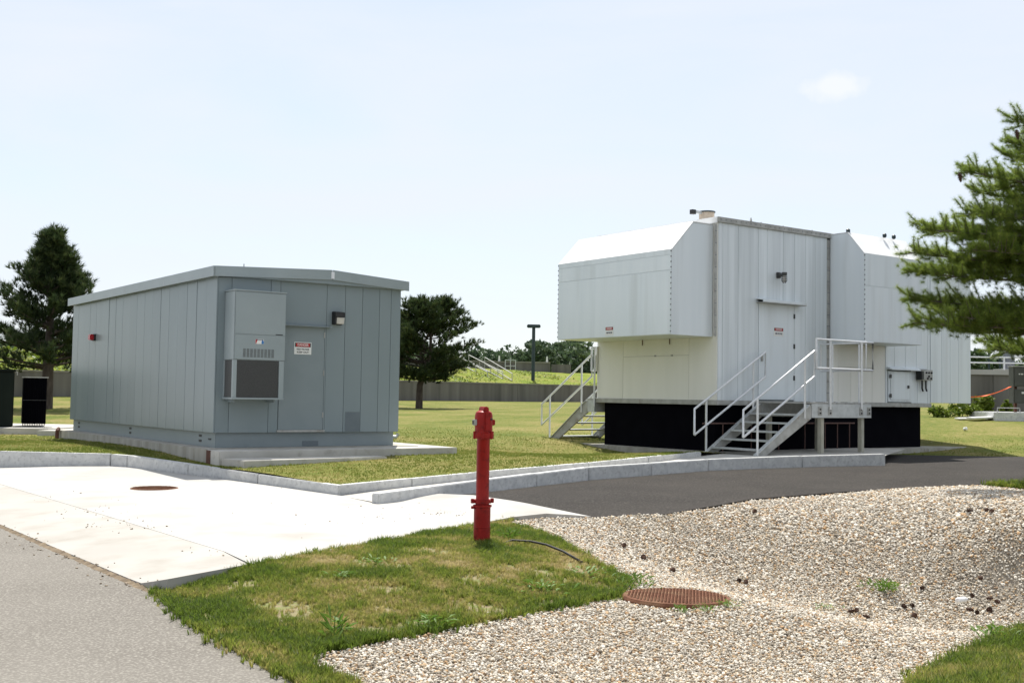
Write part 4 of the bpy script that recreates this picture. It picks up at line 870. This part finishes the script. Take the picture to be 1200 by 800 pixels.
weed(*wpx(690, 676, -.14), .12, 40, 'pale green weed at the grass corner behind the rusty cover', spread=3, lw=.015)
weed(*wpx(507, 737, -.12), .13, 40, 'small leafy weed at the gravel edge midway along the grass', spread=2.2, lw=.014)
weed(*wpx(399, 680, -.05), .11, 34, 'small bright weed in the middle of the grass, left of the red post', spread=2.4, lw=.013)
weed(*wpx(442, 662, -.05), .10, 34, 'small bright weed in the grass near the concrete edge', spread=2.4, lw=.013)
weed(*wpx(1037, 693, -.55), .16, 110, 'lone green tuft growing in the middle of the gravel hollow', spread=4, lw=.007, upright=.8)
weed(*wpx(1160, 750, -.36), .15, 60, 'dark green weed at the rim of the lower right grass', spread=3, lw=.01, upright=.8)
weed(*wpx(596, 633, -.05), .16, 60, 'dark green grass tuft at the foot of the red post', spread=1.6, lw=.006, upright=1.2)
weed(*wpx(744, 688, -.2), .13, 60, 'grass tuft beside the left rim of the rusty cover', spread=3, lw=.006, upright=1.2)
for px, lb in ((800, 'green grass tuft at the near rim of the rusty cover, leftmost'), (829, 'green grass tuft at the near rim of the rusty cover, middle'), (852, 'green grass tuft at the right rim of the rusty cover')):
    weed(*wpx(px, 717 if px < 850 else 711, -.2), .07, 40, lb, spread=1.6, lw=.005, upright=1.1)
for i in range(9):
    px = 942+i*5; py = 706+i*1.2
weed(*wpx(960, 711, -.58), .05, 70, 'flat streak of light green clover in the gravel hollow', spread=5, lw=.012)

# pine cones and litter on the gravel
def cone_mesh():
    V = []; F = []
    for k in range(46):
        t = k*2.4; f = k/46; r = .026*math.sin(math.pi*min(.97, f*.86+.14))+.003; x = (f-.5)*.085
        c, s_ = math.cos(t), math.sin(t); w = .010; o = len(V)
        V += [(x-.004, r*.45*c, r*.45*s_), (x+.008, r*c-w*s_, r*s_+w*c), (x+.013, r*1.12*c, r*1.12*s_), (x+.008, r*c+w*s_, r*s_-w*c)]; F += [(o, o+1, o+2), (o, o+2, o+3)]
    o = len(V); n_ = 7
    for i in range(6):
        for k in range(n_): t = 6.283*k/n_; rr = .016*math.sin(math.pi*(i+.3)/6); V.append(((i/5-.5)*.08, rr*math.cos(t), rr*math.sin(t)))
    for i in range(5):
        for k in range(n_): F.append((o+i*n_+k, o+i*n_+(k+1) % n_, o+(i+1)*n_+(k+1) % n_)); F.append((o+i*n_+k, o+(i+1)*n_+(k+1) % n_, o+(i+1)*n_+k))
    m_ = MB(); m_.v = V; m_.f = F; return m_
c0 = None
for px, py in ((731, 641), (754, 655), (788, 670), (874, 684), (866, 682), (997, 718), (1004, 717), (1015, 724), (1059, 712), (1069, 711), (1071, 723), (1081, 691), (1128, 684), (1136, 697), (1145, 700), (1148, 688), (1160, 676), (1169, 660), (1149, 637), (1153, 633), (1139, 657), (1136, 627), (1140, 617), (1192, 638), (1156, 599), (1162, 601), (1137, 600), (884, 601), (1160, 657)):
    z = -.3
    for _ in range(25): a = P(px, py, z); z = .5*z+.5*G(*a)
    if c0 is None: c0 = o = tag(cone_mesh().build('pine_cone', 'cone_brown'), 'small brown pine cone lying on the pale gravel', 'pine cone', 'fallen pine cones on the gravel')
    else: o = c0.copy(); C.objects.link(o)
    sc = random.uniform(.85, 1.15); o.location = (*a, z+.025); o.rotation_euler = (random.uniform(-3, 3), random.uniform(-.3, .3), random.uniform(0, 6.28)); o.scale = (sc,)*3
z = -.35
for _ in range(25): a = P(1127, 668, z); z = .5*z+.5*G(*a)
lt = empty('plastic_bottle', (*a, z+.03), .5, label='crushed white plastic bottle lying on the gravel among pine cones', cat='bottle')
lt.rotation_euler = (0, R(90), .6)
MB().lathe([(.02, -.09), (.036, -.082), (.038, -.02), (.033, .0), (.038, .03), (.034, .06), (.014, .085)], 14).build('body', 'white_plastic', lt, smooth=True)
MB().lathe([(.017, .085), (.017, .105)], 12).build('cap', 'white_plastic', lt)

# ------------------------------------------------------------------ pines
def needles(centers, dirs, n, length, width, spread, tints, name, mat, parent, along=.06, jit=.12):
    """tufts of needles: n per tuft, thin triangles fanning round the twig direction"""
    k = len(centers); c = np.repeat(centers, n, 0); d = np.repeat(dirs, n, 0); t = np.repeat(tints, n)
    r = rng.normal(0, 1, c.shape); v = d+spread*r/np.linalg.norm(r, axis=1, keepdims=True); v /= np.linalg.norm(v, axis=1, keepdims=True)
    b = c-d*rng.uniform(0, along, (len(c), 1)); ln = length*rng.uniform(.65, 1.15, (len(c), 1))
    s_ = np.cross(v, rng.normal(0, 1, v.shape)); s_ /= np.linalg.norm(s_, axis=1, keepdims=True)+1e-9
    V = np.empty((len(c)*3, 3)); V[0::3] = b-s_*width; V[1::3] = b+s_*width; V[2::3] = b+v*ln
    F = np.arange(len(V)).reshape(-1, 3); return raw_mesh(name, V, F, mat, parent, t+rng.normal(0, jit, len(t)))
def limb_path(a, b, lift, n=7):
    a, b = Vector(a), Vector(b); out = []
    for i in range(n):
        t = i/(n-1); p = a.lerp(b, t); p.z += lift*(t*t-t); out.append(p)
    return out
def pine_near():
    tx, ty = 11.25, 20.3; z0 = G(tx, ty) if False else .12; H = 9.8
    r = empty('pine_tree', (tx, ty, z0), 0, label='large light green pine reaching in from the right edge', cat='tree')
    MB().tube([(0, 0, -.2), (.03, .02, 1), (0, .06, 3), (-.04, .05, 6), (.02, 0, 8.5), (0, 0, H)], [.25, .21, .18, .12, .06, .02], 12).build('trunk', 'bark_light', r, smooth=True)
    br = MB(); cs, ds, ts = [], [], []
    tips = []
    # limbs whose ends show in the picture: (tip px, py, depth)
    for px, py, Y, zb in ((1066, 296, 17.4, 3.7), (1076, 268, 17.0, 4.2), (1100, 272, 18.0, 4.2), (1062, 318, 17.9, 3.7), (1095, 322, 17.2, 3.5), (1125, 276, 17.6, 4.1), (1140, 292, 16.9, 3.9), (1118, 310, 18.4, 3.8), (1160, 300, 17.6, 3.9), (1185, 290, 18.3, 4.0), (1064, 350, 17.8, 3.0), (1070, 378, 17.0, 2.75), (1110, 384, 17.6, 2.6), (1090, 362, 18.1, 2.9), (1130, 372, 17.0, 2.8), (1160, 362, 17.5, 2.9), (1185, 372, 18.0, 2.8), (1127, 200, 17.3, 4.9), (1140, 225, 18.1, 4.7), (1150, 250, 17.2, 4.5), (1170, 215, 17.7, 4.9), (1185, 240, 18.2, 4.7), (1130, 250, 17.7, 4.6), (1186, 140, 17.6, 5.6), (1178, 166, 18.2, 5.4), (1152, 400, 18.8, 2.3), (1165, 408, 18.2, 2.1)):
        q = PD(px, py, Y*1.13); tips.append(((q[0]-tx, q[1]-ty, q[2]-z0), (zb-1.48)*1.13+1.48))
    for k in range(60):
        h = 2.3+7*k/60; ln = (3.6*(1-(h-2.3)/8.2)+.35)*random.uniform(.75, 1.05); t = random.uniform(-1.75, 2.3)
        tips.append(((math.cos(t)*ln, math.sin(t)*ln, h+ln*.22), h-.1))
    for tip, zb in tips:
        pth = limb_path((0, 0, zb), tip, .25); br.tube(pth, [.036-.0048*i for i in range(7)], 5, cap=False)
        L_len = (Vector(tip)-Vector((0, 0, zb))).length; nt = int(L_len*(19 if tip[0] < -1.2 else 11))
        for i in range(nt):
            f = .22+.78*(i+random.random())/nt; k = min(5, int(f*6)); p = pth[k].lerp(pth[k+1], f*6-k); d0 = (pth[k+1]-pth[k]).normalized()
            side = d0.cross(Vector((0, 0, 1))).normalized()*(1 if i % 2 else -1)
            d = (d0*random.uniform(.3, 1.)+side*random.uniform(.1, .9)+Vector((0, 0, random.uniform(-.35, .75)))).normalized(); tl = random.uniform(.24, .55)*(1.2-.5*f)
            if i == nt-1: d = d0; p = pth[5]; tl = (pth[6]-pth[5]).length
            e = p+d*tl+Vector((0, 0, tl*.18)); br.tube([p, p.lerp(e, .5)-Vector((0, 0, .01)), e], [.009, .007, .004], 4, cap=False)
            m_ = max(3, int(tl/.048))
            for j in range(m_):
                g_ = (j+1)/m_
                if g_ < .3: continue
                c = p.lerp(e, g_); dd = (d+Vector((random.gauss(0, .38), random.gauss(0, .38), random.gauss(.3, .3)))).normalized()
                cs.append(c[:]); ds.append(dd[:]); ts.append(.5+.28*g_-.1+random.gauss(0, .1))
        if tip[0] < -1.2:      # soft brushes of needles filling out the bough
            for _ in range(int(L_len*34)):
                f = random.uniform(.38, 1.)**.8; k = min(5, int(f*6)); p = pth[k].lerp(pth[k+1], f*6-k); w_ = .20*(1.25-f*.75)
                o_ = Vector((random.gauss(0, w_), random.gauss(0, w_), random.gauss(.03, w_*.62)))
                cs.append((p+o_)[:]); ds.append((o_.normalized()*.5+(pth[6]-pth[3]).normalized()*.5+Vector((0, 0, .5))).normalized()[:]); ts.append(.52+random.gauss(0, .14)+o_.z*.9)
    br.build('branches', 'bark_light', r, smooth=True)
    cs, ds, ts = np.array(cs), np.array(ds), np.array(ts); w = np.c_[cs[:, 0]+tx, cs[:, 1]+ty]
    near = (w[:, 0]/w[:, 1] < .50)
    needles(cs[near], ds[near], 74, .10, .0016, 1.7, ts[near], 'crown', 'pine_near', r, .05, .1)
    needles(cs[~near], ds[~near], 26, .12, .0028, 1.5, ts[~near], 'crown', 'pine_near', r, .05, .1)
    # hanging cones
    for px, py in ((1125, 207), (1192, 157)):
        q = PD(px, py, 19.5 if px < 1150 else 19.9); o = c0.data
        c = bpy.data.objects.new('hanging_cone', cone_mesh().build('hanging_cone', 'cone_brown').data); bpy.data.objects.remove([x for x in C.objects if x.name.startswith('hanging_cone') and x.data == c.data and x != c][0]); C.objects.link(c); c.parent = r
        c.location = (q[0]-tx, q[1]-ty, q[2]-z0); c.rotation_euler = (0, R(80), .4); c.scale = (1.9, 1.5, 1.5)
pine_near()
def pine_far(name, px, base_py, Y, H, rad, label, cone, crown_from, ntuft, lean=0., seed=1, puff=.1, lift=1., vsq=1., gmin=.3):
    random.seed(seed); q = PD(px, base_py, Y); z0 = q[2]
    r = empty(name, (q[0], Y, z0), 0, label=label, cat='tree')
    tr_ = H/30
    MB().tube([(0, 0, -.4), (0, 0, .0), (.02, 0, H*.2), (.05+lean, 0, H*.5), (lean, 0, H*.92)], [tr_*1.15, tr_, tr_*.85, tr_*.5, .03], 10).build('trunk', 'bark', r, smooth=True)
    br = MB(); cs, ds, ts = [], [], []
    nl = 84
    for k in range(nl):
        f = (k+random.random())/nl; h = H*(crown_from+(.93-crown_from)*f); t = random.uniform(0, 6.28)
        prof = cone(f); ln = rad*prof*random.uniform(.72, 1.08)
        tip = Vector((math.cos(t)*ln+lean*f, math.sin(t)*ln, h+ln*random.uniform(.2, .55)*lift*(.15+.85*min(1, f/.5))*(1-.35*f))); a = Vector((lean*f, 0, h-ln*.1))
        pth = limb_path(a, tip, ln*.12, 5); br.tube(pth, [tr_*.34*(1-f*.6), tr_*.25*(1-f*.6), tr_*.17, tr_*.1, .01], 5, cap=False)
        for j in range(int(ntuft/nl)):
            g_ = random.uniform(gmin, 1.0)**.8; kk = min(3, int(g_*4)); p = pth[kk].lerp(pth[kk+1], g_*4-kk)
            off = Vector((random.gauss(0, 1), random.gauss(0, 1), random.gauss(.25, .6)*vsq))*rad*puff*(1.35-g_*.5); c = p+off
            cs.append(c[:]); dd = (off.normalized()*.6+(tip-a).normalized()*.5+Vector((0, 0, .8))).normalized(); ds.append(dd[:])
            ts.append(.42+random.gauss(0, .2)+.2*(g_-.6))
    br.build('limbs', 'bark', r, smooth=True)
    needles(np.array(cs), np.array(ds), 20, H*.036, .015, .75, np.array(ts), 'crown', 'pine_far', r, .12, .12)
pine_far('pine_tree', 54, 479, 45, 7.5, 3.15, 'dark pointed pine with open gaps left of the grey building', lambda f: (.80+.20*min(1, f/.12))*(1-.97*(max(0, f-.06)/.94)**.78)+.035, .25, 4300, seed=11, puff=.056, lift=1.35, vsq=1.3, gmin=.2)
pine_far('pine_tree', 491, 478, 58, 5.85, 3.05, 'dark round-topped pine standing between the two buildings', lambda f: (.66+.34*min(1, f/.25))*math.sqrt(max(.12, 1-(max(0, f-.25)/.78)**2)), .27, 6000, lean=.5, seed=8, puff=.072, lift=.75, vsq=.8, gmin=.3)
random.seed(21)

# ------------------------------------------------------------------ background: retaining wall, bank, tanks
wl = math.hypot(wallB[0]-wallA[0], wallB[1]-wallA[1]); wa = math.atan2(wallB[1]-wallA[1], wallB[0]-wallA[0])
rw = empty('retaining_wall', (*wallA, 0), wa, label='long dark streaked concrete retaining wall across the back of the lawn', cat='wall')
npn = 11
for i in range(npn):
    a, b = wl*i/npn, wl*(i+1)/npn
    MB().box(a+.01, b-.01, -.12, .12, .2, 2.42+random.uniform(-.006, .006)).build('wall_panel', 'wall_concrete', rw)
    MB().box(a+.008, b-.008, -.15, .15, 2.422, 2.50).build('coping', 'wall_cap_concrete', rw)
def bank_z(x, y):
    nx, ny = -math.sin(wa), math.cos(wa); d = (x-wallA[0])*nx+(y-wallA[1])*ny
    return np.clip(2.36+1.40*np.clip((d-.5)/9.0, 0, 1)**.9, 0, 9)+vnoise(x, y, 4., 2)*.16-.08
gx, gy = np.meshgrid(np.arange(-90, 90, 2.2), np.arange(30, 150, 2.2)); bq = np.stack([gx.ravel(), gy.ravel()], -1)
sheet('embankment', [wallA, wallB, (40, 122), (120, 150), (900, 600), (900, 1400), (-900, 1400), (-900, 900), (-80, 110), (-40, 62)], bank_z, 'bank', 2.2, grade=bq)
# weeds on the bank
def wall_pt(px):
    d = _ray(px, 450); ax, ay = wallA; tx, ty = math.cos(wa), math.sin(wa); k = np.linalg.solve(np.array([[d[0], -tx], [d[1], -ty]]), np.array([ax, ay])); return k[0]*d[0], k[0]*d[1]
Vb = []; Tb = []
n = 5200; tt = rng.uniform(.0, .82, n); dd = rng.uniform(.3, 8.5, n); bx = wallA[0]+(wallB[0]-wallA[0])*tt-math.sin(wa)*dd; by = wallA[1]+(wallB[1]-wallA[1])*tt+math.cos(wa)*dd
bz = bank_z(bx, by); sz = np.where(tt < .32, .34, .11)*rng.uniform(.5, 1.3, n)*np.where(vnoise(bx, by, 2.5, 8) > .5, 1.2, .6)
th = rng.uniform(0, 6.28, (n, 1)); V = []; F = []
c = np.stack([bx, by, bz], -1)
for k in range(3):
    a_ = rng.uniform(0, 6.28, n); u_ = np.stack([np.cos(a_), np.sin(a_), rng.uniform(.1, .9, n)], -1)*sz[:, None]; v_ = np.stack([-np.sin(a_), np.cos(a_), rng.uniform(-.3, .3, n)], -1)*sz[:, None]*.35
    b0 = c+np.stack([np.zeros(n), np.zeros(n), sz*.1], -1); V.append(np.stack([b0, b0+u_*.6-v_, b0+u_, b0+u_*.6+v_], 1).reshape(-1, 3)); Tb.append(np.clip(vnoise(bx, by, 3, 5)*.8+rng.normal(0, .2, n), 0, 1))
V = np.concatenate(V); F = np.arange(len(V)).reshape(-1, 4)
tag(raw_mesh('bank_weeds', V, F, 'bank_leaf', None, np.concatenate(Tb)), 'bright yellow-green weeds covering the bank behind the wall', 'weeds', kind='stuff')
# tank walls on top of the bank
tw = empty('tank_wall', (-30, 98, 3.7), 0, label='low grey concrete tank wall along the top of the bank', cat='wall')
x = -30.
for i in range(7):
    w = (33.4-.0)/7; MB().box(i*w+.01, (i+1)*w-.02, 0, .4, 0, 1.02-.04*i+.02).build('wall_panel', 'wall_concrete', tw)
    MB().box(i*w, (i+1)*w-.01, -.05, .5, 1.023-.04*i+.02, 1.13-.04*i+.02).build('coping', 'wall_cap_concrete', tw)
tw2 = empty('tank_wall', (3.5, 98.2, 3.5), 0, label='short lower end piece of the grey tank wall', cat='wall')
MB().box(.02, 1.7, 0, .4, 0, .92).build('wall_panel', 'wall_concrete', tw2)
for px, lb in ((585, 'small white post on the tank wall, left one'), (641, 'small white post on the tank wall, right one')):
    q = PD(px, 424, 98.2); o = MB().prism([(-.1, 0), (.1, 0), (.06, .55), (-.06, .55)], 'y', 0, .12).build('marker_post', 'sign_white', None, bevel=.01); o.location = (q[0], 98.15, 4.55); tag(o, lb, 'post')
gtw = MB()
q = PD(592, 432, 97.8)
for dx in (0, .45, .9): gtw.tube([(q[0]+dx, 97.7, 3.8), (q[0]+dx, 97.7, 4.75)], .035, 6)
for dz in (.35, .85): gtw.tube([(q[0], 97.7, 3.85+dz), (q[0]+.9, 97.7, 3.85+dz)], .03, 6)
tag(gtw.build('tank_gate', 'galvanised'), 'small pale rail gate before the tank wall', 'gate')
# stairs up the bank
bs_ = empty('bank_stairs', (0, 0, 0), 0, label='concrete stairs with white rails climbing the green bank', cat='stairs')
A_ = Vector(PD(571, 449, 83.5)); B_ = Vector(PD(533, 420, 93.)); side = Vector((1.15, .25, 0))
A_.z = 2.35; B_.z = 3.95
nst = 10
for i in range(nst):
    p = A_.lerp(B_, i/nst); q = A_.lerp(B_, (i+1)/nst)
    m = MB(); o = [p, p+side, q+side, q]; m.add([(*v[:2], p.z-.3) for v in o]+[(*v[:2], q.z) for v in o], [(3, 2, 1, 0), (4, 5, 6, 7), (0, 1, 5, 4), (1, 2, 6, 5), (2, 3, 7, 6), (3, 0, 4, 7)]); m.build('step', 'pad_concrete', bs_)
for s_, nm in ((Vector((0, 0, 0)), 'l'), (side, 'r')):
    m = MB()
    for h in (.5, 1.0): m.tube([A_+s_+Vector((0, 0, h)), B_+s_+Vector((0, 0, h))], .035, 6)
    for f in (0, .33, .66, 1): p = A_.lerp(B_, f)+s_; m.tube([p, p+Vector((0, 0, 1.0))], .035, 6)
    m.build('handrail', 'galv_dull', bs_)
E_ = Vector(PD(600, 449, 83.)); E_.z = 2.3; m = MB()
for h in (.45, .95): m.tube([E_+Vector((0, 0, h)), E_+Vector((-2.2, 6.5, 1.4+h))], .032, 6)
for f in (0, .5, 1): p = E_+Vector((-2.2, 6.5, 1.4))*f; m.tube([p, p+Vector((0, 0, .95))], .032, 6)
m.build('handrail', 'galv_dull', bs_)
# lamp post
q = PD(624.5, 450, 86)
lpst = empty('lamp_post', (q[0], 86, 2.3), 0, label='dark green pole lamp with flat shoebox head behind the wall', cat='street lamp')
MB().tube([(0, 0, -.3), (0, 0, 4.6)], [.15, .13], 10).build('pole', 'lamp_teal', lpst, smooth=True, auto=50)
box_part('lamp_head', 'lamp_teal', lpst, -.52, .52, -.25, .25, 4.55, 4.8, .05)
# pickup and pump beyond the wall, left of the round pine
vh = empty('parked_truck', (PD(470, 447, 84)[0]-2.3, 84.5, 2.45), .35, label='white truck half hidden behind the grey building beyond the wall', cat='truck')
MB().prism([(-2.4, .35), (2.3, .35), (2.35, .8), (1.6, .95), (1.1, 1.6), (-.6, 1.62), (-.7, 1.0), (-2.4, .98)], 'y', -.85, .85).build('body', 'vehicle_white', vh, bevel=.06)
MB().prism([(1.45, .98), (1.02, 1.52), (.3, 1.53), (.3, .98)], 'y', -.87, .87).build('window', 'window_dark', vh)
MB().prism([(.2, .98), (.2, 1.53), (-.5, 1.53), (-.55, .98)], 'y', -.87, .87).build('window', 'window_dark', vh)
for x in (-1.5, 1.5):
    for y in (-.8, .8):
        w = MB().lathe([(.16, -.1), (.34, -.1), (.36, -.05), (.36, .05), (.34, .1), (.16, .1)], 18).build('wheel', 'black_plastic', vh); w.matrix_local = Matrix.Translation((x, y, .34)) @ Matrix.Rotation(R(90), 4, 'X')
pm = empty('pump_unit', (PD(483, 447, 82)[0], 83, 2.42), 0, label='small grey pump on a concrete plinth left of the round pine', cat='pump')
box_part('plinth', 'pad_concrete', pm, -1.2, .95, -.4, .8, -.3, .38, .02)
MB().lathe([(.3, .38), (.3, .5), (.2, .55), (.2, .85), (.1, .9), (.1, 1.2)], 12).build('pump_body', 'galv_dull', pm, smooth=True, auto=40)
MB().tube([(-.5, 0, .38), (-.5, 0, .75), (0, 0, .75)], .07, 8).build('pipe', 'galv_dull', pm)

# ------------------------------------------------------------------ right background
yb = 44.
bw = empty('basin_wall', (PD(1125, 440, yb)[0], yb, 0), 0, label='dark boarded concrete basin wall with pale coping at far right', cat='wall')
for i in range(6): MB().box(i*1.3+.01, (i+1)*1.3-.01, 0, .3, .8, 2.72).build('wall_panel', 'wall_concrete', bw)
MB().box(-.05, 7.9, -.08, .5, 2.722, 2.92).build('coping', 'slab_concrete', bw)
sr = empty('basin_railing', (PD(1125, 440, yb)[0], yb+.25, 2.92), 0, label='pale two-bar railing on the far right basin wall', cat='railing')
for h in (.28, .50): MB().tube([(0, 0, h), (8, 0, h)], .032, 6).build('rail', 'aluminium', sr)
for k in range(6): MB().tube([(.4+k*1.45, 0, 0), (.4+k*1.45, 0, .5)], .03, 6).build('post', 'aluminium', sr)
q = PD(1182, 431, yb+.9)
tk = empty('mixer_motor', (q[0], yb+.9, 2.9), 0, label='grey ribbed drum motor standing on the far right basin wall', cat='motor')
MB().lathe([(.22, 0), (.22, .1), (.20, .12), (.20, .55), (.215, .56), (.215, .72), (.16, .80), (.05, .82)], 18).build('drum', 'tank_steel', tk, smooth=True, auto=40)
for k in range(10):
    t = k*.628; MB().box(.19, .225, -.01, .01, .14, .54).build('fin', 'tank_steel', tk).rotation_euler = (0, 0, t)
box_part('mount', 'galv_dull', tk, -.5, .35, -.3, .3, -.02, .08, .01)
qp = PD(1165, 490, 39.5)
cp = empty('cabinet_pad', (qp[0], 39.5, .9), 0, label='pale concrete pad under the dark cabinets at the right edge', cat='pad')
box_part('slab', 'kerb_stone', cp, 0, 3.5, 0, 2.2, -.2, .40, .02)
MB().tube([(.2, .2, .4), (.2, .2, .55), (1.0, .2, .55), (1.0, .2, .4)], .02, 6).build('frame', 'galv_dull', cp)
qc = PD(1188, 472, 40.)
for i, (z0, z1, lb) in enumerate(((1.62, 2.12, 'lower dark cabinet on the post at the right edge'), (2.22, 2.92, 'upper dark cabinet with small white marks at the right edge'))):
    ca = empty('control_cabinet', (qc[0], 40., 0), 0, label=lb, cat='cabinet')
    box_part('case', 'dark_cabinet', ca, 0, 1.3, 0, .4, z0, z1, .01)
    box_part('door', 'dark_cabinet', ca, .03, 1.27, -.015, -.001, z0+.03, z1-.03, .006)
    if i: MB().box(-.03, 1.33, -.05, .43, z1+.001, z1+.03).build('rain_cap', 'galv_dull', ca)
    for dx in ((.18, .25, .3) if i else (.28, .33)): box_part('mark', 'sign_white', ca, dx, dx+.035, -.018, -.0155, z1-.28 if i else z1-.16, z1-.24 if i else z1-.09, 0)
cpost = box_part('cabinet_post', 'rust_dark', None, 0, .09, 0, .09, 0, 1.0, .005); cpost.location = (qc[0]+.22, 40.42, 1.29); cpost.scale.z = 1.65; tag(cpost, 'rusty steel post carrying the two dark cabinets', 'post')
tpz = []
for i in range(14):
    f = i/13; q = PD(1128+62*f, 465-15*f+5*math.sin(f*3.14), 42.6-1.2*f); tpz.append(q)
m = MB(); V = []; F = []
for i, p in enumerate(tpz):
    tw_ = .05*math.cos(i*1.1); V += [(p[0], p[1]-tw_*.5, p[2]-.018), (p[0], p[1]+tw_*.5, p[2]+.018), (p[0], p[1]+tw_*.5+.012, p[2]+.018), (p[0], p[1]-tw_*.5+.012, p[2]-.018)]
    if i: o = 4*i; F += [(o-4, o-3, o+1, o), (o-3, o-2, o+2, o+1), (o-2, o-1, o+3, o+2), (o-1, o-4, o, o+3)]
m.v = V; m.f = F; tag(m.build('warning_tape', 'tape_orange'), 'orange warning tape strung before the far right basin wall', 'tape')
def bush(px, py, Y, w, h, n, label, mat='bank_leaf', leaf=.09, group=None):
    q = PD(px, py, Y); r = empty('bush', (q[0], Y, float(zlawn(np.array([q[0]]), np.array([Y]))[0])-.03), 0, label=label, cat='bush', group=group)
    c = rng.normal(0, 1, (n, 3)); c /= np.linalg.norm(c, axis=1, keepdims=True); c *= rng.uniform(.3, 1, (n, 1))**.5
    lob = rng.normal(0, .5, (7, 3)); c = c*.55+lob[rng.integers(0, 7, n)]*.6; c = c*np.array([w, w*.5, h*.55])+np.array([0, 0, h*.45]); c[:, 2] = np.abs(c[:, 2])
    u_ = rng.normal(0, 1, (n, 3)); u_ /= np.linalg.norm(u_, axis=1, keepdims=True); v_ = np.cross(u_, rng.normal(0, 1, (n, 3))); v_ /= np.linalg.norm(v_, axis=1, keepdims=True)
    s_ = leaf*rng.uniform(.6, 1.4, (n, 1)); V = np.stack([c-u_*s_, c+v_*s_*.5, c+u_*s_, c-v_*s_*.5], 1).reshape(-1, 3)
    raw_mesh('foliage', V, np.arange(len(V)).reshape(-1, 4), mat, r, rng.random(n)*.55); MB().tube([(0, 0, -.1), (0, 0, h*.6)], [.02, .01], 5).build('stem', 'bark', r)
    return r
bush(1104, 490, 41, .55, .45, 420, 'low weedy bush peeping past the black base of the white building')
bush(1128, 486, 41.5, .65, .55, 500, 'green bush left of the pale boards by the basin wall')
bush(1153, 480, 42.5, .50, 1.0, 480, 'tallest green bush against the basin wall under the orange tape')
bush(1180, 478, 43, .35, .6, 260, 'thin weed clump against the basin wall beside the dark cabinets')
for i, (px, py, ln, rz, lb) in enumerate(((1140, 487, 1.3, .25, 'long pale board lying in the weeds by the basin wall'), (1150, 490, 1.2, .5, 'short pale board lying in front of the concrete pad at right'))):
    q = PD(px, py, 39.8-.3*i); o = MB().box(-ln/2, ln/2, -.14, .14, 0, .05).build('loose_board', 'white_plastic', None, bevel=.008); o.location = (q[0], q[1], float(zlawn(np.array([q[0]]), np.array([q[1]]))[0])+.03+.05*i); o.rotation_euler = (.04, -.03, rz); tag(o, lb, 'board')
q = PD(1131, 502, 36); o = MB().lathe([(.05, -.1), (.09, -.06), (.07, .02), (.10, .08), (.03, .11)], 7).build('litter', 'white_plastic'); o.location = (q[0], q[1], float(zlawn(np.array([q[0]]), np.array([q[1]]))[0])+.06); o.scale = (.6, .6, .6); o.rotation_euler = (1.3, .3, .5); tag(o, 'scrap of white litter on the lawn at right', 'litter')
# dark posts behind the railing
for px, h, lb in ((1159, 1.5, 'dark hooked post behind the railing, left one'), (1172, 2.2, 'taller dark post behind the railing beside the drum motor')):
    q = PD(px, 430, 47); m = MB().tube([(0, 0, 0), (0, 0, h)]+([(0, 0, h), (.3, 0, h)] if px < 1165 else []), .05, 8); o = m.build('mast', 'lamp_teal'); o.location = (q[0], 47, 2.6); tag(o, lb, 'post')

# far wood on the skyline
cs = []; szs = []; tn = []
for i in range(150):
    x = -170+340*(i+random.random())/150; y = random.uniform(235, 330); h = random.uniform(7.5, 10.5)*(1+.18*math.sin(x*.09))*(y/270); base = 4.
    for l in range(9):
        lc = np.array([x+random.gauss(0, 2.2), y+random.gauss(0, 2), base+h*random.uniform(.25, .9)]); rr = random.uniform(1.3, 2.7); k = 95
        d = rng.normal(0, 1, (k, 3)); d /= np.linalg.norm(d, axis=1, keepdims=True); cs.append(lc+d*rr*rng.uniform(.75, 1.05, (k, 1))*np.array([1, 1, .85])); szs.append(np.full(k, .62)); tn.append(np.full(k, random.uniform(.1, .75))+rng.normal(0, .12, k))
c = np.concatenate(cs); s_ = np.concatenate(szs)[:, None]*rng.uniform(.6, 1.3, (len(c), 1)); n = len(c)
u_ = rng.normal(0, 1, (n, 3)); u_ /= np.linalg.norm(u_, axis=1, keepdims=True); v_ = np.cross(u_, rng.normal(0, 1, (n, 3))); v_ /= np.linalg.norm(v_, axis=1, keepdims=True)
V = np.stack([c-u_*s_, c+v_*s_*.6, c+u_*s_, c-v_*s_*.6], 1).reshape(-1, 3)
tag(raw_mesh('far_wood', V, np.arange(len(V)).reshape(-1, 4), 'wood_leaf', None, np.concatenate(tn)), 'far belt of round green trees on the skyline', 'trees', kind='stuff')
